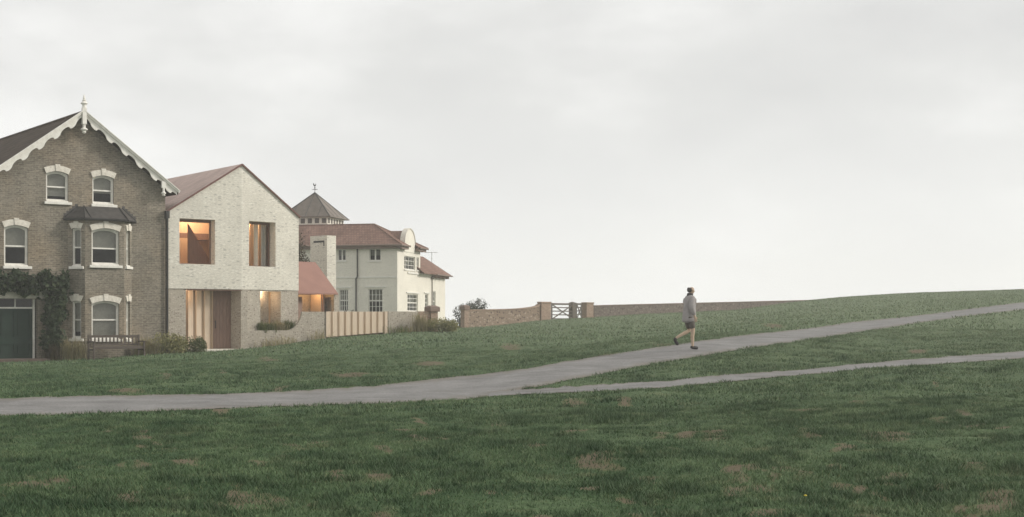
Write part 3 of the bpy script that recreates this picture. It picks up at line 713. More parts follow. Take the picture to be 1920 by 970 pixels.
# timber in the ground-floor opening on the right
a = MB(MR); xx = NR.X(503.5, .78); n = 6; x1_ = wg[1] + .05
for i in range(n):
    w = (x1_ - xx) / n; a.box(xx + w * i, xx + w * (i + 1) - .012, .784, .84, -2, zbd - .05)
a.build('timber_shutter', MT['wood_room'], nh)
# slabs
a = MB(); fl_ = [(.3, .55), (xf, .55), (cR.x - .05, cR.y + .5), (cR.x - .05, DY), (.3, DY)]
a.slab([(x, y, zbd + .25) for x, y in fl_], .22); a.build('floor', MT['wood_room'], nh)
a = MB(); a.box(xd0 - .1, xf + .05, lr, rec + .3, zbd - .06, zbd - .003); a.build('soffit', MT['wood_dark'], nh)
# roof
a = MB(); of = -.03; rt = .06
aL = (-.04, of, zel + .02 - .02); ap = (xf, of, zap + .045)
pl = (zap - zel) / xf
a.slab([(-.06, of, zel - .06 * pl + .045), (xf, of, zap + .045), (xf, DY + .3, zap + .045), (-.06, DY + .3, zel - .06 * pl + .045)], rt)
e2 = MR @ Vector((xr + .05, of, 0)); pr2 = (zap - zer) / xr
a.slab([(xf, of, zap + .045), (e2.x, e2.y, zer - .05 * pr2 + .045), (e2.x, DY + .3, zer - .05 * pr2 + .045), (xf, DY + .3, zap + .045)], rt)
ro = a.build('roof', MT['tile_pink'], nh)
a = MB(); a.plank((-.06, of - .03, zel - .06 * pl + .02), (xf, of - .03, zap + .02), .07, .05); a.plank((xf, of - .03, zap + .02), (e2.x, e2.y - .03, zer - .05 * pr2 + .02), .07, .05); a.build('verge_trim', MT['edge_red'], ro)
# entrance: fluted screen, oak door, threshold
def fluted(MBo, x0, x1, y, z0, z1, per, dep=.09, duty=.62):
    n = max(1, round((x1 - x0) / per)); p = (x1 - x0) / n; prof = []
    for i in range(n):
        xx = x0 + i * p; prof += [(xx, y), (xx + p * duty, y), (xx + p * (duty + .1), y + dep), (xx + p * .92, y + dep)]
    prof.append((x1, y))
    for (xa_, ya_), (xb_, yb_) in zip(prof[:-1], prof[1:]): MBo.add([(xa_, ya_, z0), (xb_, yb_, z0), (xb_, yb_, z1), (xa_, ya_, z1), (xa_, ya_ + .02, z0), (xb_, yb_ + .02, z0), (xb_, yb_ + .02, z1), (xa_, ya_ + .02, z1)], [(0, 1, 2, 3), (7, 6, 5, 4), (3, 2, 6, 7), (0, 4, 5, 1)])
zth = N.P(420, 654, rec)[1]
a = MB(); fluted(a, N.X(351, rec), N.X(397.5, rec), rec - .1, zth, zbd - .06, .42, .16, .6); a.box(xd0 - .0, xf, rec + .22, rec + .3, -2, zbd - .06); a.build('fluted_screen', MT['pine'], nh)
a = MB(); ddx0, ddx1 = N.X(398.3, rec), xf - .02; k = 6
for i in range(k):
    w = (ddx1 - ddx0) / k; a.box(ddx0 + i * w, ddx0 + (i + 1) * w - .008, rec - .05, rec + .02, zth + .01, zbd - .06)
a.box(ddx0, ddx1, rec + .005, rec + .03, zth + .01, zbd - .06)
dr2 = a.build('door', MT['oak'], nh)
a = MB(); a.bar((ddx0 + .1, rec - .1, zth + .9), (ddx0 + .1, rec - .1, zth + 1.25), .015); a.bar((ddx0 + .1, rec - .1, zth + .95), (ddx0 + .1, rec - .04, zth + .95), .01); a.bar((ddx0 + .1, rec - .1, zth + 1.2), (ddx0 + .1, rec - .04, zth + 1.2), .01); a.build('handle', MT['dark'], dr2)
a = MB(); a.box(xd0 + .01, xf - .01, -.35, rec, -3, zth); a.build('threshold', MT['stone'], nh, bev=.015)
# upstairs left: lit stair hall
a = MB(); fy = T - .08
fo = rpts(*[wl[0] + .001, wl[1] - .001, wl[2] + .001, wl[3] - .001]); fi = rpts(wl[0] + .06, wl[1] - .06, wl[2] + .05, wl[3] - .12)
a.holed(fo, [fi], fy, fy + .08); fw_ = a.build('window', MT['wood_dark'], nh)
a = MB(); a.poly([(x, fy + .04, z) for x, z in fi]); a.build('pane', MT['glass_warm'], fw_, fix=False)
a = MB(); rz0, rz1 = zbd + .26, zel + .1
a.holed([(.31, rz0), (xf - .07, rz0), (xf - .07, zap - .25), (.31, zel - .0)], [], 2.9, 3.0, True); a.box(.302, .36, T + .01, 2.9, rz0, zel - .05); a.box(xf - .06, xf, T + .05, 2.9, rz0, zap - .3)
a.build('hall_lining', MT['wood_room'], nh)
a = MB(); yy = 1.5
tri = [N.P(353, 420, yy), N.P(353, 505, yy), N.P(393, 505, yy), N.P(392, 485, yy)]
a.holed(tri, [], yy, yy + .08, True); zc0, zc1 = N.P(365, 450, 2.6)[1], N.P(365, 438, 2.6)[1]; a.box(.36, xf - .1, 2.5, 2.89, zc0, zc1); a.build('stair_panel', MT['wood_dark'], nh)
a = MB(); a.box(N.X(325, 2.4), N.X(352.5, 2.4), 2.4, 2.48, rz0, zc0 + .05); a.build('inner_wall', MT['wood_room'], nh)
# upstairs right: curtained window
a = MB(MR); fo = rpts(wr[0] + .001, wr[1] - .001, wr[2] + .001, wr[3] - .001); fi = rpts(wr[0] + .06, wr[1] - .06, wr[2] + .04, wr[3] - .1)
a.holed(fo, [fi], fy, fy + .08); fw_ = a.build('window', MT['wood_dark'], nh)
a = MB(MR); a.poly([(x, fy + .04, z) for x, z in fi]); a.build('pane', MT['glass_warm'], fw_, fix=False)
def curtain(x0, x1, y, z0, z1, mat):
    a = MB(MR); n = 40
    for i in range(n):
        xA, xB = x0 + (x1 - x0) * i / n, x0 + (x1 - x0) * (i + 1) / n; f = lambda x: y + .05 * math.sin(x * 26) + .02 * math.sin(x * 61)
        a.add([(xA, f(xA), z0), (xB, f(xB), z0), (xB, f(xB), z1), (xA, f(xA), z1)], [(0, 1, 2, 3)])
    return a.build('curtain', MT[mat], nh, True, fix=False)
cy = .72
curtain(NR.X(476, cy), NR.X(484, cy), cy, zbd + .3, wr[3] + .1, 'curtain_cream'); curtain(NR.X(488.5, cy), NR.X(498, cy), cy, zbd + .3, wr[3] + .1, 'curtain_grey')
a = MB(MR); a.box(.05, xr - .2, 2.4, 2.5, zbd + .26, zer - .1); a.box(NR.X(485.5, 1), NR.X(487.5, 1), .98, 1.06, zbd + .26, zer); a.box(NR.X(469, 1.2), NR.X(470.5, 1.2), 1.2, 1.26, zbd + .26, zer - .3); a.build('bedroom_lining', MT['wood_room'], nh)
def lamp(fr, x, y, z, power, r=.1, root=nh, col=(1, .72, .47)):
    a = MB(); p = root.matrix_world.inverted() @ fr.w(x, y, z); a.lathe([(r, p.z), (r, p.z - .015), (r * .8, p.z - .02)], p.x, p.y, 14)
    a.build('ceiling_light', MT['lamp'], root)
    ld = bpy.data.lights.new('lamp_light', 'POINT'); ld.energy = power; ld.color = col; ld.shadow_soft_size = .08
    o = bpy.data.objects.new('lamp_light', ld); COL.objects.link(o); o.location = fr.w(x, y, z - .12)
HALL = lamp(N, xf * .6, 1.95, zel + .25, 120)
lamp(NR, 1.2, 1.5, zer - .1, 45)
lamp(N, xd0 + .12, .42, zbd - .062, 10, .05)
lamp(NR, wg[0] + .5, .62, wg[3] - .012, 15, .05)
# rear wing with terracotta roof, chimney
yw = 2.6
eL, eR = NR.P(545, 549, yw), NR.P(634, 550, yw); rR = NR.P(591.5, 494, yw + 2.0); rL = NR.P(548, 488, yw + 2.0)
zE = (eL[1] + eR[1]) / 2; zR = (rR[1] + rL[1]) / 2
a = MB(MR); xs_ = xr - .6
a.slab([(xs_, yw, zE), (eR[0], yw, zE), (rR[0], yw + 2, zR), (xs_, yw + 2, zR)], .07)
a.slab([(eR[0] + .0, yw, zE), (eR[0], yw + 4, zE), (rR[0], yw + 2.0, zR)], .07); a.slab([(xs_, yw + 4, zE), (eR[0], yw + 4, zE), (rR[0], yw + 2, zR), (xs_, yw + 2, zR)], .07)
a.build('wing_roof', MT['metal_red'], nh)
a = MB(MR); a.box(NR.X(626.5, yw + .15), NR.X(635.5, yw + .15), yw + .15, yw + .5, -2, zE - .06); a.box(xs_, eR[0] - .15, yw + 1.5, yw + 1.8, -2, zE - .06); a.box(NR.X(635.5, yw + .15) - .3, NR.X(635.5, yw + .15), yw + .51, yw + 1.49, -2, zE - .06); a.build('wing_wall', MT['flint'], nh)
a = MB(MR); xpq = NR.X(600, yw + .8); a.box(xpq - .05, xpq + .05, yw + .5, yw + 1.49, -2, zE - .06); a.box(xr - .6, NR.X(565.5, yw + .6), yw + .55, yw + .65, -2, zE - .2); a.build('wing_post', MT['oak'], nh)
a = MB(MR); a.box(xpq - .11, xpq - .055, yw + .6, yw + 1.4, -2, zE - .06); a.build('wing_lining', MT['pine'], nh)
lamp(NR, NR.X(583, yw + .7), yw + .7, zE + .3, 30, .05, col=(1, .6, .27))
yc = yw + 3.2; C0 = NR.P(613, 441.5, yc); C1 = NR.P(630, 443, yc); a = MB(MR); cwid = C1[0] - C0[0]; dpt = 1.35
a.box(C0[0], C1[0], yc, yc + dpt, -1, C0[1]); 
ch = a.build('chimney', MT['white_flint'], nh)
a = MB(MR); a.box(C0[0] - .004, C0[0] + .05, yc + .28, yc + 1.08, C0[1] - .36, C0[1] - .26); a.box(C0[0] - .006, C0[0] + .05, yc + .2, yc + .28, C0[1] - .55, C0[1] - .26); a.build('slot', MT['dark'], ch)

# ------------------------------------------------------------------ garden walls in front
A_G = A_R - R(12); wfold = N.w(xf, 0)
G0 = Fr(Matrix.Translation((wfold.x, wfold.y, 0)) @ Matrix.Rotation(A_G, 4, 'Z'))
def thing_at(name, fr, x, y, label, cat, group=None, z=None):
    p = fr.w(x, y); zz_ = ground(p.x, p.y) if z is None else z
    ang = math.atan2(fr.M[1][0], fr.M[0][0]); M = Matrix.Translation((p.x, p.y, zz_)) @ Matrix.Rotation(ang, 4, 'Z')
    return empty(name, M, label, cat, group), Fr(M)
gx0 = G0.X(455)
gw, gf = thing_at('garden_wall', G0, gx0, .034, 'low flint garden wall whose top sweeps up in a curve', 'wall')
tops = [(454, 620), (480, 620), (540, 619.6), (546, 618), (552, 614.5), (558, 608), (562.5, 600.5), (565.5, 592), (566.5, 584.5)]
prof = [gf.P(px, py) for px, py in tops] + [gf.P(611, 585)]
a = MB(); fl2 = prof[0][1]; a.holed([(prof[0][0], -2.5), (prof[-1][0], -2.5)] + prof[::-1], [], 0, .13, True); a.build('wall', MT['flint'], gw)
fx, ff = thing_at('timber_fence', G0, G0.X(611.5), -.03, 'fluted pale timber fence panel in the flint garden wall', 'fence')
zt = ff.P(660, 584.5)[1]; x1_ = ff.X(722); zl_ = ff.P(612, 632)[1]; zr_ = ff.P(720, 623)[1]
a = MB(); n = 9; per = x1_ / n
for i in range(n):
    z0 = zl_ + (zr_ - zl_) * i / n - .0; fluted(a, i * per, (i + 1) * per - .001, .02, z0, zt, per, .09, .64)
a.build('panel', MT['pine'], fx)
a = MB(); a.box(-.0, x1_ + .12, .19, .25, zl_ - .5, zt - .02); a.build('backing', MT['oak'], fx)
a = MB(); a.box(x1_ + .005, x1_ + .14, .0, .18, -1, zt + .01); a.build('post', MT['pine'], fx)
sw, sf = thing_at('flint_wall', G0, G0.X(727.5), -.03, 'short flint wall between timber fence and the capped brick pillar', 'wall')
x0_ = 0; x1_ = sf.X(806); zt = sf.P(765, 584.3)[1]; a = MB(); xb = sf.X(784); a.box(0, xb, 0, .24, -2, zt); a.build('wall', MT['flint'], sw)
a = MB(); a.box(xb + .002, x1_, -.01, .25, -2, zt + .01); a.build('brick_end', MT['brick_red'], sw)
def pillar(fr, x, w, ytop_px, pxc, label, capo=.08, cap_px=10):
    t, f = thing_at('brick_pillar', fr, x, -.12, label, 'pillar', 'brick pillars of the boundary walls'); zt = f.P(pxc, ytop_px)[1]
    a = MB(); a.box(0, w, 0, w, -2, zt - .3); a.build('shaft', MT['brick_red'], t)
    a = MB(); a.box(-capo, w + capo, -capo, w + capo, zt - .3, zt - .08); q_ = capo
    a.add([(-q_, -q_, zt - .078), (w + q_, -q_, zt - .078), (w + q_, w + q_, zt - .078), (-q_, w + q_, zt - .078), (.08, .08, zt), (w - .08, .08, zt), (w - .08, w - .08, zt), (.08, w - .08, zt)], [(0, 1, 5, 4), (1, 2, 6, 5), (2, 3, 7, 6), (3, 0, 4, 7), (4, 5, 6, 7)])
    a.build('cap', MT['fascia'] if cap_px else MT['brick_red'], t, bev=.015); return t, f
pillar(G0, G0.X(805.5), .4, 573, 810, 'brick pillar with moulded cap ending the flint garden wall')

# ------------------------------------------------------------------ far boundary wall and gates
A_B = math.atan2(1, 1.0)
B = Fr.at(868, 85, math.atan2(1, (3560 - CX) / F))
def ptop(px, py): return B.P(px, py)
pillar(B, B.X(868.5), .36, 572, 868, 'brick pillar at the left end of the far boundary wall, beside the small tree', .06)
def longwall(name, tops, label, thick=.3, mat='flint_wall'):
    t, f = thing_at(name, B, B.X(tops[0][0]), 0, label, 'wall'); a = MB(); pr_ = [f.P(px, py) for px, py in tops]; n = len(pr_)
    a.holed([(pr_[0][0], pr_[0][1] - 3.2), (pr_[-1][0], pr_[-1][1] - 3.2)] + pr_[::-1], [], 0, thick, True); a.build('wall', MT[mat], t)
    a = MB()
    for (xA, zA), (xB, zB) in zip(pr_[:-1], pr_[1:]): a.add([(xA, -.03, zA), (xB, -.03, zB), (xB, thick + .03, zB), (xA, thick + .03, zA), (xA, -.03, zA + .07), (xB, -.03, zB + .07), (xB, thick + .03, zB + .07), (xA, thick + .03, zA + .07)], [(0, 1, 5, 4), (4, 5, 6, 7), (3, 7, 6, 2), (0, 4, 7, 3), (1, 2, 6, 5)])
    a.build('coping', MT['brick_red' if mat == 'flint_wall' else 'brick_dull'], t, fix=False)
    return t
longwall('flint_wall', [(877, 583), (900, 582.5), (950, 581.5), (975, 580.5), (990, 579), (1003, 577), (1010, 575.2), (1013, 572)], 'brown flint boundary wall left of the field gate, its top rising towards the gate')
def gatepillar(l, r, top, label, ang_w):
    t, f = thing_at('brick_pillar', B, B.X(l), -.08, label, 'pillar', 'brick pillars of the boundary walls'); w = f.X(r); zt = f.P((l + r) / 2, top)[1]
    a = MB(); a.box(0, w, 0, ang_w, -2, zt - .1); a.build('shaft', MT['brick_red'], t)
    a = MB(); a.box(-.04, w + .03, -.04, ang_w + .04, zt - .1, zt); a.build('cap', MT['brick_red'], t, bev=.02); return t
gatepillar(1013.5, 1033, 566, 'brick pillar at the hinge side, left of the field gate', .34)
gatepillar(1098.5, 1113, 567, 'brick pillar right of the wicket, start of the long wall', .42)
longwall('boundary_wall', [(1114, 574.6), (1200, 572.3), (1280, 570.3), (1380, 567.8), (1450, 566), (1517, 564.3), (1545, 563.6)], 'long low flint wall running right until the hill hides it', .3, 'flint_dark')
def fgate(l, r, top, bot, label, name, nb=5):
    t, f = thing_at(name, B, B.X(l, .1), .1, label, 'gate'); w = f.X(r); zt = f.P((l + r) / 2, top)[1]; zb_ = f.P((l + r) / 2, bot)[1]; h = zt - zb_
    for i in range(nb):
        z = zb_ + h * (i / (nb - 1)) ** .95; a = MB(); th = .12 if i == nb - 1 else .07; a.box(.04, w - .04, .012, .05, z - th / 2, z + th / 2); a.build('rail', MT['gate_wood'], t)
    for x in (0.0, w - .08): a = MB(); a.box(x, x + .08, 0, .06, zb_ - .08, zt + .08); a.build('stile', MT['gate_wood'], t)
    for p, q_ in (((.06, zb_), (w - .06, zt - .05)), ((.06, zt - .05), (w - .06, zb_))): a = MB(); a.plank((p[0], -.02, p[1]), (q_[0], -.02, q_[1]), .075, .03); a.build('brace', MT['gate_wood'], t)
    return t
fgate(1034.5, 1074, 570.5, 598, 'wide five-bar timber field gate with crossed braces', 'field_gate')
t, f = thing_at('gate_post', B, B.X(1074.5), .05, 'square timber post between the field gate and the wicket', 'post'); w = f.X(1080); zt = f.P(1077, 568)[1]; a = MB(); a.box(0, w, 0, w, -1, zt); a.add([(0, 0, zt + .001), (w, 0, zt + .001), (w, w, zt + .001), (0, w, zt + .001), (w / 2, w / 2, zt + .08)], [(0, 1, 4), (1, 2, 4), (2, 3, 4), (3, 0, 4)]); a.build('post', MT['gate_wood'], t)
fgate(1080.5, 1091.5, 570.5, 597, 'narrow timber wicket gate right of the gate post', 'wicket_gate')

# ------------------------------------------------------------------ white rendered house behind
v_r = (1600 - CX) / F; A_W = -math.atan(v_r)
W = Fr.at(745, 95, A_W, -.9)
wh = empty('white_house', W.M, 'large white two-storey house with red tiled roofs and a cupola', 'house')
Wr = W.sub(0, 0, math.pi / 2); WRm = W.rel(Wr)
ze_ = W.P(700, 462)[1]; DW = Wr.X(788); DL = Wr.X(808); DR = Wr.X(833.5); XL = -13.0
zpar = Wr.P(780, 513)[1]; zwing = Wr.P(820, 516)[1]
lw = [rect_px(W, 633, 467.5, 648.5, 489), rect_px(W, 692, 466.5, 714, 489), rect_px(W, 636, 543, 653, 584), rect_px(W, 690.5, 542, 717.5, 586)]
up_ = [rect_px(Wr, 758, 481, 778.5, 506), rect_px(Wr, 781, 483, 785.5, 507)]; lo_ = [rect_px(Wr, 764, 552, 783.5, 584), rect_px(Wr, 797.2, 552, 803, 584)]; wg_ = [rect_px(Wr, 812, 546.5, 817.5, 584)]
a = MB(); a.holed([(XL, -4), (0, -4), (0, ze_), (XL, ze_)], [rpts(*r) for r in lw], 0, .3)
a.M = WRm; a.holed([(.301, -4), (DL, -4), (DL, zpar), (DW, zpar), (DW, ze_), (.301, ze_)], [rpts(*r) for r in up_ + lo_], 0, .3)
a.holed([(DL + .002, -4), (DR, -4), (DR, zwing + .02), (DL + .002, zwing + .02)], [rpts(*r) for r in wg_], 0.03, .3); a.M = I
a.box(XL, -.31, DW - .3, DW - .01, zpar - 1, ze_); a.box(-4, -.31, DL - .3, DL - .004, -4, zpar); a.box(-9, -.04, DR + .002, DR + .3, -4, zwing)
a.box(XL, XL + .3, .31, DW, -4, ze_); a.box(-12, -5, DW, 12, -4, ze_ - .5)
a.build('wall', MT['render'], wh)
a = MB(); a.slab([(-4, DW - .3, zpar - .25), (-.31, DW - .3, zpar - .25), (-.31, DL - .31, zpar - .25), (-4, DL - .31, zpar - .25)], .1); a.box(XL + .31, -.35, .35, DW - .35, 3.6, 3.8); a.box(XL + .31, -.35, 2.6, 2.7, -1, ze_ - .02); a.build('floor', MT['room'], wh)
for i, r in enumerate(lw): gridwin(wh, I, *r, 2 if i < 2 else 4, 1 if i < 2 else 4, mid=i > 1)
for i, r in enumerate(up_): gridwin(wh, WRm, *r, 4 if i == 0 else 2, 3)
for i, r in enumerate(lo_): gridwin(wh, WRm, *r, 3 if i == 0 else 1, 4, mid=True)
gridwin(wh, WRm, *wg_[0], 2, 4, .13, mid=True)
a = MB(); z = W.P(690, 520)[1]; a.box(XL, -.0, -.04, -.001, z - .05, z + .05)
for r in lw[2:]: a.box(r[0] - .25, r[1] + .25, -.05, -.002, r[3] + .1, r[3] + .2)
a.M = WRm
for r in lo_: a.box(r[0] - .3, r[1] + .3, -.06, -.002, r[3] + .06, r[3] + .14)
a.box(DW - 3, DL + .05, -.07, -.002, zpar - .07, zpar + .06); a.M = I; a.build('string_course', MT['white'], wh)
# hipped tile roof
ov = .45; zE_ = ze_ + .08; zRg = zE_ + 1.62; y0, y1 = -ov, DW + ov; ym = (y0 + y1) / 2; hr = ym - y0
xE = ov; xW = XL - ov; c = [(xW, y0), (xE, y0), (xE, y1), (xW, y1)]; rA, rB = (xW + hr, ym, zRg), (xE - hr, ym, zRg)
a = MB(); e0, e1, e2_, e3 = [(x, y, zE_) for x, y in c]
for q_ in ([e0, e1, rB, rA], [e2_, e3, rA, rB], [e3, e0, rA]): a.slab(q_, .06)
g0, g1 = Wr.X(757.8), Wr.X(777); zn0 = zE_ + (zRg - zE_) * ov / hr
a.slab([e1, (ov, g0, zE_), (.0, g0, zn0), (.0, g1, zn0), (ov, g1, zE_), e2_, rB], .06)
wro = a.build('roof', MT['tile_red'], wh)
a = MB(); a.bar(e1, rB, .06); a.bar(rB, rA, .06); a.bar(e2_, rB, .06); a.build('ridge_tiles', MT['tile_red'], wro)
a = MB(); a.box(xW + .1, xE - .1, y0 + .1, -.002, zE_ - .26, zE_ - .065); a.box(.002, xE - .1, y0 + .1, g0 - .004, zE_ - .26, zE_ - .065); a.box(.002, xE - .1, g1 + .004, y1 - .1, zE_ - .26, zE_ - .065); a.bar((xW, y0, zE_ - .04), (xE + .05, y0, zE_ - .04), .07); a.bar((xE, y0, zE_ - .04), (xE, g0, zE_ - .04), .07); a.bar((xE, g1, zE_ - .04), (xE, y1, zE_ - .04), .07); a.build('eaves', MT['fascia'], wro)
# dutch gable on the right face
gz0 = zE_ - .4; gsp = Wr.P(767, 457)[1]; gt = Wr.P(767, 429.5)[1]; gm = (g0 + g1) / 2; gr_ = (g1 - g0) / 2
def garc(k, r=1.0): return [(gm + gr_ * r * math.cos(math.pi * i / k), gsp + (gt - gsp) * r * math.sin(math.pi * i / k)) for i in range(k + 1)]
a = MB(WRm); a.holed([(g0, gz0), (g1, gz0)] + garc(16), [], -.04, .25, True)
dg = a.build('dutch_gable', MT['render'], wh)
a = MB(WRm); arc = garc(16, 1.05)
for (xA, zA), (xB, zB) in zip(arc[:-1], arc[1:]): a.add([(xA, -.09, zA), (xB, -.09, zB), (xB, .28, zB), (xA, .28, zA), (xA, -.09, zA - .06), (xB, -.09, zB - .06), (xB, .28, zB - .06), (xA, .28, zA - .06)], [(0, 1, 2, 3), (0, 4, 5, 1), (4, 7, 6, 5)])
a.build('coping', MT['stone'], dg, fix=False)
a = MB(); rz = gt - .12
for s_ in (-1, 1): a.slab([(-.2, gm, rz), (-.2, gm + s_ * gr_ * 1.0, gsp), (-3.0, gm + s_ * gr_ * 1.0, gsp), (-3.0, gm, rz)], .05)
a.build('gable_roof', MT['tile_red'], wro)
# rear wing roof
zw = zwing + .02; y0, y1 = DL - .1, DR + .45; ym = (y0 + y1) / 2; hr = 1.75; a = MB(); pk = (.45 - hr, y1 - hr, zw + 1.4)
a.slab([(.45, y0 - 3, zw), (.45, y1, zw), pk, (.45 - hr, y0 - 3, zw + 1.4)], .06); a.slab([(.45, y1, zw), (-9, y1, zw), (-9, y1 - hr, zw + 1.4), pk], .06); wr2 = a.build('wing_roof', MT['tile_red'], wh)
a = MB()
for k in range(4): y = DL + .25 + k * (DR - DL - .4) / 3; a.box(.0, .4, y - .06, y + .06, zw - .28, zw - .07)
a.bar((.47, DL - .02, zw - .05), (.47, y1 + .05, zw - .05), .06); a.build('eaves_bracket', MT['fascia'], wr2)
a = MB(); ax, ay, az = .45 - 1.3, y1 - 1.0, zw + 1.0; a.bar((ax, ay, az), (ax, ay, az + .75), .02); a.bar((ax - .5, ay, az + .75), (ax + .4, ay + .2, az + .75), .014)
for k in range(4): a.bar((ax - .45 + k * .25, ay - .25, az + .75), (ax - .45 + k * .25, ay + .3, az + .75), .01)
a.build('aerial', MT['copper'], wh)
# downpipes
a = MB(); x = W.X(669.5); za_ = W.P(669, 464)[1]; zk = W.P(669, 519)[1]; a.bar((x + .05, -.08, zk), (x + .05, -.08, za_), .05, 8); a.bar((x + .05, -.08, zk), (x - .05, -.08, zk - .15), .05, 8); a.bar((x - .05, -.08, zk - .15), (x - .05, -.08, -3), .05, 8); a.build('downpipe', MT['dark'], wh)
a = MB(WRm); x = DL + .1; zk = Wr.P(809, 521)[1]; a.bar((x, -.06, -3), (x, -.06, zk), .045, 8); a.bar((x, -.06, zk), (x + .5, -.3, zk + .12), .045, 8); a.box(x - .1, x + .1, -.15, -.0, zk - .1, zk + .1); a.build('downpipe', MT['copper'], wh)
# cupola
yq = 5.6; q0, q1 = W.X(525, yq), W.X(618.5, yq); zq = W.P(571, 406.5, yq)[1]; sd = q1 - q0; zt_ = W.P(590, 361.5, yq + sd / 2)[1]; xm = (q0 + q1) / 2; ymq = yq + sd / 2
a = MB(); cs = [(q0, yq), (q1, yq), (q1, yq + sd), (q0, yq + sd)]; ap_ = (xm, ymq, zt_)
for i in range(4): a.slab([(*cs[i], zq), (*cs[(i + 1) % 4], zq), ap_], .05)
a.bar((q0, yq, zq), (q1 + .06, yq, zq), .05); a.bar((q1, yq, zq), (q1, yq + sd + .06, zq), .05)
cup = a.build('cupola_roof', MT['copper'], wh)
a = MB()
for i in range(4):
    p, q_ = Vector((*cs[i], zq)), Vector((*cs[(i + 1) % 4], zq)); A_ = Vector(ap_); a.bar(p, A_, .045)
    for k in range(1, 4):
        b0 = p.lerp(q_, k / 4); top_ = A_ if k == 2 else A_.lerp(p if k == 1 else q_, .5); a.bar(b0, top_, .022)
a.build('seam', MT['dark'], cup)
a = MB(); ins = .3; a.box(q0 + ins, q1 - ins, yq + ins, yq + sd - ins, ze_ - .6, zq - .02); 
dm = a.build('cupola_wall', MT['render'], wh)
a = MB(); n = 6; ww = (sd - 2 * ins) / n; zA, zB = zq - .48, zq - .12
for i in range(n):
    xx = q0 + ins + ww * (i + .2); a = MB(); a.box(xx, xx + ww * .6, yq + ins - .01, yq + ins + .02, zA, zB); a.build('cupola_window', MT['room'], dm)
    yy = yq + ins + ww * (i + .2); a = MB(); a.box(q1 - ins - .02, q1 - ins + .01, yy, yy + ww * .6, zA, zB); a.build('cupola_window', MT['room'], dm)
zv = W.P(590, 343, ymq)[1]; a = MB(); a.bar((xm, ymq, zt_ - .1), (xm, ymq, zv - .25), .022); hgt = zv - zt_
a.lathe([(.02, zt_ + .3), (.06, zt_ + .36), (.02, zt_ + .42)], xm, ymq, 8); zz1 = zt_ + hgt * .32; a.bar((xm - .22, ymq, zz1), (xm + .22, ymq, zz1), .018); a.bar((xm, ymq - .22, zz1), (xm, ymq + .22, zz1), .018)
bird = [(-.2, .0), (-.05, -.1), (.1, -.08), (.16, .1), (.22, .12), (.13, .2), (.06, .06), (-.06, .03), (-.16, .26), (-.26, .18)]
a.holed([(xm + x * .55, zv - .2 + z * .7) for x, z in bird], [], ymq - .015, ymq + .015, True); a.build('weathervane', MT['dark'], wh)

# ------------------------------------------------------------------ bench
bx0, bx1 = V.X(165, -1.25), V.X(262, -1.25)
bt, bfr = thing_at('park_bench', V, bx0, -1.25, 'weathered slatted timber bench in front of the bay window', 'bench')
p_ = V.w((bx0 + bx1) / 2, -1.5); bt.location.z = ground(p_.x, p_.y) + .01; Lb = bx1 - bx0
def part(name, root, *boxes, mat='bench', bars=(), bev=.01):
    a = MB()
    for b_ in boxes: a.box(*b_)
    for b_ in bars: a.plank(*b_)
    return a.build(name, MT[mat], root, bev=bev)
part('seat', bt, *[(0.04, Lb - .04, -.56 + k * .1, -.56 + k * .1 + .085, .44, .475) for k in range(5)], (.03, Lb - .03, -.575, -.535, .36, .44))
bk = part('backrest', bt, (.05, Lb - .05, .02, .07, .82, .92), (.05, Lb - .05, .015, .06, .5, .57), *[(.14 + k * (Lb - .28) / 12 - .035, .14 + k * (Lb - .28) / 12 + .035, .03, .05, .572, .818) for k in range(13)])
for x in (0, Lb - .07):
    part('leg', bt, (x, x + .07, -.6, -.53, -.25, .64)); part('leg', bt, (x, x + .07, .0, .07, -.25, .93)); part('armrest', bt, (x - .015, x + .085, -.64, .0, .642, .69))
    part('side_rail', bt, (x + .01, x + .06, -.528, -.002, .3, .37))

# ------------------------------------------------------------------ plants
def shrub(name, px, py, Yd, w, h, label, mat, n=1500, leaf=.07, cat='shrub', shape=1.0, group=None, stems=9, z=None, lumps=7, dpt=.8):
    X = (px - CX) / F * Yd; zg = ground(X, Yd) if z is None else z
    t = empty(name, Matrix.Translation((X, Yd, zg)), label, cat, group)
    pts = []; L_ = [(random.uniform(-.45, .45) * w, random.uniform(-.4, .4) * w * dpt, random.uniform(.25, .6) * h, random.uniform(.3, .48)) for _ in range(lumps)] + [(0, 0, h * .42, .55)]
    while len(pts) < n:
        cx, cy_, cz, r = random.choice(L_); d = Vector((random.gauss(0, 1), random.gauss(0, 1), random.gauss(0, 1))).normalized() * (random.random() ** .35)
        p = (cx + d.x * r * w * .9, cy_ + d.y * r * w * .8, cz + d.z * r * h * 1.05)
        if p[2] < .0 or ((p[0] / (w * .56)) ** 2 + (p[1] / (w * .56)) ** 2 + ((p[2] - h * .3) / (h * .78)) ** 2 > 1.0 + random.random() * .15): continue
        pts.append(p)
    leaves(pts, (0, -.2, .5), leaf).build('foliage', MT[mat], t, fix=False)
    a = MB()
    for k in range(stems):
        p = random.choice(pts); a.bar((random.gauss(0, .05), random.gauss(0, .05), -.1), (p[0] * .9, p[1] * .9, p[2] * .9), .018, 5, .006)
    a.build('stem', MT['stem'], t); return t
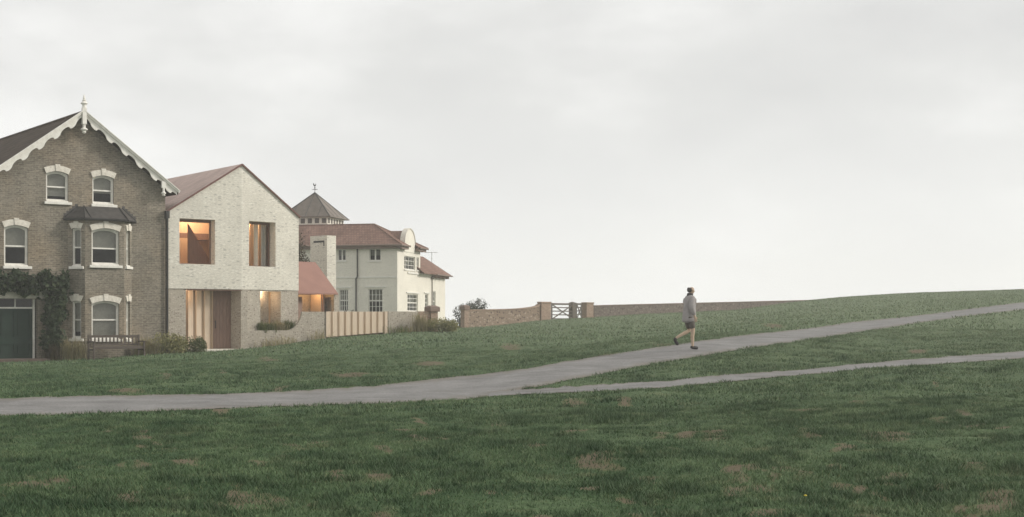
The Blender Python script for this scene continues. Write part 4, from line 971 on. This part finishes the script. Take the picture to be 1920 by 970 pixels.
def tuft(name, px, Yd, h, spread, n, label, mat='dry_leaf', w=.012, group=None, z=None, width=.15, cat='grass clump', flat=.6):
    X = (px - CX) / F * Yd; zg = ground(X, Yd) if z is None else z
    t = empty(name, Matrix.Translation((X, Yd, zg)), label, cat, group)
    vs = []; fs = []
    for _ in range(n):
        an = random.random() * 6.283; d = Vector((math.cos(an), math.sin(an), 0)); b0 = Vector((random.gauss(0, width), random.gauss(0, width * flat), -.02)); hh = h * random.uniform(.5, 1.1); sp_ = spread * random.uniform(.2, 1.1)
        sd_ = Vector((-d.y, d.x, 0)) * w * random.uniform(.6, 1.3); k = len(vs); m1 = b0 + d * sp_ * .35 + Vector((0, 0, hh * .65)); tp = b0 + d * sp_ + Vector((0, 0, hh * random.uniform(.75, 1.05)))
        vs += [tuple(b0 - sd_), tuple(b0 + sd_), tuple(m1 + sd_ * .8), tuple(m1 - sd_ * .8), tuple(tp)]; fs += [(k, k + 1, k + 2, k + 3), (k + 3, k + 2, k + 4)]
    a = MB(); a.v = vs; a.f = fs; a.build('blades', MT[mat], t, fix=False); return t
def Yv(px, off): p = V.w(V.X(px, off), off); return p.y
tuft('ornamental_grass', 138, Yv(138, -.75), 1.0, .6, 330, 'wispy brown grass clump between the climber and the bench', width=.25)
tuft('ornamental_grass', 97, Yv(97, -.6), .75, .3, 300, 'dark grass clump at the foot of the climber', 'brown_leaf', width=.15)
tuft('ornamental_grass', 273, Yv(273, -.7), .85, .5, 420, 'pale feathery grass just right of the bench', width=.2)
shrub('shrub', 312, 650, Yv(312, -1.0), 1.55, 1.0, 'loose twiggy shrub between bench and round bush', 'shrub', 2600, .08, lumps=9, stems=22)
shrub('shrub', 356, 655, Yv(356, -.9), 1.25, .78, 'rounded clipped bush beside the fluted entrance screen', 'box_leaf', 2800, .055)
def Yg_(px, off): p = G0.w(G0.X(px, off), off); return p.y
zpl = gf.M[2][3] + gf.P(500, 624)[1]
for i, (px, h, lab, mt) in enumerate(((487, .5, 'leftmost grass clump in the planter behind the low wall', 'green_blade'), (503, .45, 'green grass clump below the timber shutter', 'green_blade'), (522, .55, 'grass clump in the planter right of the shutter', 'dry_leaf'), (541, .55, 'rightmost planter grass, by the curve of the wall', 'green_blade'))):
    gy_ = .19 + (G0.X(px) * math.sin(R(12)) - .17) * .5; tuft('planter_grass', px, Yg_(px, gy_), h + .06, .3, 260, lab, mt, .012, 'grasses in the planter', zpl + .02, .14, 'grass clump', .2)
for i, (px, h, lab, mt) in enumerate(((505, .55, 'dry wispy grass at the left foot of the curved wall', 'dry_leaf'), (535, .6, 'dry wispy grass below the curve of the wall', 'dry_leaf'), (600, .7, 'tall pale grass at the wall end, by the timber fence', 'dry_leaf'), (745, .6, 'grey-green low grass at the foot of the short flint wall', 'green_blade'), (762, .55, 'pale low grass in the middle of the short flint wall', 'dry_leaf'))):
    tuft('wild_grass', px, Yg_(px, -.35), h * .8, .4, 85, lab, mt, .011, 'wild grasses along the garden wall', None, .3)
tuft('ornamental_grass', 788, Yg_(788, -.5), 1.0, .42, 300, 'golden grass clump with dark base beside the capped pillar', 'dry_leaf', width=.14)
shrub('shrub', 828, 618, 66.6, 1.5, .72, 'domed green bush right of the capped brick pillar', 'shrub', 3200, .07)
shrub('shrub', 652, 585, 78, 1.1, 1.25, 'dark red-brown shrub behind the timber fence', 'brown_leaf', 900, .08, z=-.6)
def tree(px, Yd, zbase, h, w, label, mat, n=2600):
    X = (px - CX) / F * Yd; t = empty('tree', Matrix.Translation((X, Yd, zbase)), label, 'tree'); a = MB(); a.bar((0, 0, -1), (.05, 0, h * .5), .12, 8, .07); tips = []
    for k in range(16):
        an = random.random() * 6.283; st = Vector((.04, 0, h * random.uniform(.3, .55))); en = Vector((math.cos(an) * w * .42 * random.uniform(.5, 1.1), math.sin(an) * w * .4, h * random.uniform(.55, .98))); a.bar(st, en, .04, 5, .012); tips += [st.lerp(en, q_) for q_ in (.55, .8, 1.0)]
    a.build('trunk', MT['stem'], t); pts = []
    for _ in range(n): p = random.choice(tips); pts.append((p.x + random.gauss(0, w * .075), p.y + random.gauss(0, w * .075), p.z + random.gauss(0, h * .04)))
    leaves(pts, (0, -.2, .5), .1).build('crown', MT[mat], t, fix=False); return t
tree(886, 92, -1.6, 2.95, 1.75, 'small grey-green tree rising behind the left boundary wall', 'grey_leaf', 3800)
tree(866, 91, -1.9, 2.7, 1.5, 'thin sparse tree peeking out left of the first boundary wall pillar', 'grey_leaf', 1100)
tree(567, 80, -.8, 5.6, 3.2, 'dark brown-leaved tree between the two pale houses', 'brown_leaf', 9000)

# a dandelion in the turf
p = onground(1510, 943); dn = empty('dandelion', Matrix.Translation(p) @ Matrix.Scale(.5, 4), 'single yellow dandelion flower in the foreground grass', 'flower')
a = MB(); a.bar((0, 0, -.02), (0, 0, .1), .003); a.build('stalk', MT['green_blade'], dn)
a = MB(); a.lathe([(.004, .098), (.026, .104), (.028, .112), (.018, .122), (.004, .126)], 0, 0, 12); a.build('flower_head', plain('yellow_petals', (.6, .48, .06), (.5, .38, .04), 60, .8), dn)

# ------------------------------------------------------------------ the walker
def skin(name, nodes, edges, mat, parent=None, sub=2, root=0):
    me = bpy.data.meshes.new(name); me.from_pydata([n[:3] for n in nodes], edges, [])
    o = bpy.data.objects.new(name, me); COL.objects.link(o); o.modifiers.new('skin', 'SKIN'); 
    if not me.skin_vertices: me.skin_vertices.new()
    for i, n in enumerate(nodes):
        r = n[3]; r = (r, r) if isinstance(r, (int, float)) else r
        me.skin_vertices[0].data[i].radius = r; me.skin_vertices[0].data[i].use_root = (i == root)
    s_ = o.modifiers.new('sub', 'SUBSURF'); s_.levels = sub; s_.render_levels = sub
    bpy.context.view_layer.update(); dg = bpy.context.evaluated_depsgraph_get(); m2 = bpy.data.meshes.new_from_object(o.evaluated_get(dg))
    o.modifiers.clear(); o.data = m2; m2.materials.clear(); m2.materials.append(mat); m2.shade_smooth()
    if parent: o.parent = parent
    return o
SK = plain('skin', (.5, .38, .28), (.45, .33, .24), 10, .6); JK = plain('grey_jacket', (.35, .325, .315), (.29, .27, .265), 7, .9); SH = plain('dark_shorts', (.13, .115, .1), (.11, .096, .085), 8, .9); BO = plain('black_shoes', (.03, .028, .028), (.04, .037, .035), 8, .6); HA = plain('dark_hair', (.085, .074, .068), (.06, .053, .05), 30, .7); SF = plain('charcoal_scarf', (.06, .055, .055), (.08, .072, .07), 20, .9)
nodes = [(0, 0, .9, .12), (.01, 0, 1.08, .11), (.02, 0, 1.27, .115), (.04, 0, 1.41, .055), (.06, 0, 1.47, .05), (.075, 0, 1.53, (.082, .074)), (.08, 0, 1.6, (.088, .078)), (.075, 0, 1.655, (.055, .05)),
 (.01, -.09, .84, .085), (.07, -.085, .5, .056), (.05, -.085, .33, .052), (.06, -.085, .09, .036), (.02, -.085, .05, .036), (.2, -.09, .035, .03),
 (0, .09, .84, .085), (.06, .09, .49, .056), (-.12, .09, .42, .052), (-.33, .09, .31, .036), (-.38, .09, .27, .034), (-.28, .09, .13, .03),
 (.02, -.155, 1.335, .045), (-.06, -.225, 1.1, .036), (.04, -.23, .88, .026), (.02, .155, 1.335, .045), (.05, .235, 1.1, .036), (.19, .22, .93, .026), (.155, 0, 1.55, .018), (.07, -.085, 1.56, .02), (.07, .085, 1.56, .02)]
edges = [(0, 1), (1, 2), (2, 3), (3, 4), (4, 5), (5, 6), (6, 7), (0, 8), (8, 9), (9, 10), (10, 11), (11, 12), (12, 13), (0, 14), (14, 15), (15, 16), (16, 17), (17, 18), (18, 19), (2, 20), (20, 21), (21, 22), (2, 23), (23, 24), (24, 25), (5, 26), (6, 27), (6, 28)]
def hand(base, dirv, side):     # palm, four fingers and a thumb grown from the wrist
    global nodes, edges
    d = Vector(dirv).normalized(); sdv = Vector((1, 0, 0)) - d * d.x; sdv.normalize(); k = len(nodes); b0 = Vector(nodes[base][:3])
    pm = b0 + d * .06; nodes.append((*pm, (.036, .02))); edges.append((base, k))
    for j, (off, ln) in enumerate(((-.03, .055), (-.01, .07), (.01, .075), (.03, .065))):
        q = len(nodes); p1 = pm + d * .035 + sdv * off; p2 = p1 + d * ln * .6 + Vector((0, -side * .008, 0)); p3 = p2 + d * ln * .4 + Vector((0, -side * .018, 0))
        nodes += [(*p1, .0095), (*p2, .009), (*p3, .0075)]; edges += [(k, q), (q, q + 1), (q + 1, q + 2)]
    q = len(nodes); p1 = b0 + d * .035 + sdv * .035; p2 = p1 + d * .03 + sdv * .02; p3 = p2 + d * .025 + sdv * .002; nodes += [(*p1, .011), (*p2, .01), (*p3, .008)]; edges += [(k, q), (q, q + 1), (q + 1, q + 2)]
hand(22, (.3, -.02, -1), -1); hand(25, (.45, -.02, -.9), 1)
person = skin('person', nodes, edges, SK)
pp = onground(1292, 656.5); person.matrix_world = Matrix.Translation((pp.x, pp.y, pp.z + .012)) @ Matrix.Rotation(R(22), 4, 'Z') @ Matrix.Scale(1.02, 4)
tag(person, 'person in grey jacket and dark knee-length shorts walking up the path', 'person', None, 'thing')
skin('jacket', [(0, 0, .69, (.215, .2)), (0, 0, .8, (.205, .19)), (.005, 0, 1.0, (.185, .165)), (.02, 0, 1.2, (.18, .15)), (.03, 0, 1.33, (.14, .12)), (.045, 0, 1.44, .07), (.02, -.16, 1.33, .09), (-.06, -.225, 1.1, .082), (.03, -.23, .9, .062), (.02, .16, 1.33, .09), (.05, .235, 1.1, .082), (.18, .22, .94, .062)], [(0, 1), (1, 2), (2, 3), (3, 4), (4, 5), (4, 6), (6, 7), (7, 8), (4, 9), (9, 10), (10, 11)], JK, person)
skin('shorts', [(0, 0, .88, .12), (.01, -.08, .78, .1), (.065, -.085, .53, .08), (0, .08, .78, .1), (.055, .088, .53, .08)], [(0, 1), (1, 2), (0, 3), (3, 4)], SH, person)
skin('shoe', [(.05, -.085, .1, .05), (.02, -.085, .055, .05), (.12, -.088, .05, .05), (.22, -.09, .04, .042)], [(0, 1), (1, 2), (2, 3)], BO, person)
skin('shoe', [(-.335, .09, .31, .05), (-.385, .09, .27, .05), (-.335, .09, .19, .05), (-.275, .09, .12, .042)], [(0, 1), (1, 2), (2, 3)], BO, person)
skin('hair', [(.045, 0, 1.63, (.1, .09)), (.02, 0, 1.57, (.085, .085)), (.0, 0, 1.5, (.06, .06))], [(0, 1), (1, 2)], HA, person)
skin('scarf', [(.1, 0, 1.435, .045), (.05, -.075, 1.44, .05), (-.03, 0, 1.45, .055), (.05, .075, 1.44, .05)], [(0, 1), (1, 2), (2, 3), (3, 0)], SF, person)

# ------------------------------------------------------------------ haze
m = bpy.data.materials.new('thin_mist'); m.use_nodes = True; nt = m.node_tree; nt.nodes.clear()
o_ = nd(nt, 'ShaderNodeOutputMaterial'); pv = nd(nt, 'ShaderNodeVolumePrincipled'); pv.inputs['Color'].default_value = (.985, .98, .965, 1); pv.inputs['Density'].default_value = .0011; pv.inputs['Anisotropy'].default_value = .2
nt.links.new(pv.outputs[0], o_.inputs['Volume'])
a = MB(); a.box(-420, 420, -20, 430, -36, 16); hz = a.build('haze', m); tag(hz, 'thin pale mist over the hillside', None, None, 'stuff')

# ------------------------------------------------------------------ light
w = bpy.data.worlds.new('World'); sc.world = w; w.use_nodes = True; nt = w.node_tree; nt.nodes.clear()
out = nd(nt, 'ShaderNodeOutputWorld'); sun_dir = Vector((1, .13, .52)).normalized()
sky = nd(nt, 'ShaderNodeTexSky', sky_type='NISHITA', sun_disc=False); sky.sun_elevation = math.asin(sun_dir.z); sky.sun_rotation = math.atan2(sun_dir.x, sun_dir.y)
bg1 = nd(nt, 'ShaderNodeBackground', _Strength=.06); nt.links.new(sky.outputs[0], bg1.inputs[0])
v = nd(nt, 'ShaderNodeTexCoord').outputs['Generated']
n1 = noise(nt, scaled(nt, v, (1.2, 1.2, 3.0)), 2.3, 5, .55)
cl = ramp(nt, n1, [(.34, (.645, .645, .637)), (.5, (.715, .715, .70)), (.64, (.86, .858, .84))])
sp = nd(nt, 'ShaderNodeSeparateXYZ'); nt.links.new(v, sp.inputs[0])
low = ramp(nt, sp.outputs[2], [(.0, 1.), (.16, 0.)])
cl = mix(nt, mathn(nt, 'MULTIPLY', low, .75), cl, (.985, .985, .97))
bg2 = nd(nt, 'ShaderNodeBackground', _Strength=1.0); nt.links.new(cl, bg2.inputs[0])
mx = nd(nt, 'ShaderNodeMixShader'); mx.inputs[0].default_value = .95; nt.links.new(bg1.outputs[0], mx.inputs[1]); nt.links.new(bg2.outputs[0], mx.inputs[2]); nt.links.new(mx.outputs[0], out.inputs[0])
ld = bpy.data.lights.new('sun', 'SUN'); ld.energy = 2.6; ld.angle = R(11); ld.color = (1, .95, .87)
so = bpy.data.objects.new('sun', ld); COL.objects.link(so); so.rotation_euler = (-sun_dir).to_track_quat('-Z', 'Y').to_euler()
vs_ = sc.view_settings; vs_.view_transform = 'Standard'; vs_.look = 'None'; vs_.exposure = .2; vs_.gamma = 1; vs_.use_curve_mapping = False
sc.render.engine = 'CYCLES'; sc.cycles.use_denoising = True; sc.cycles.max_bounces = 6; sc.cycles.volume_bounces = 1; sc.cycles.transparent_max_bounces = 8
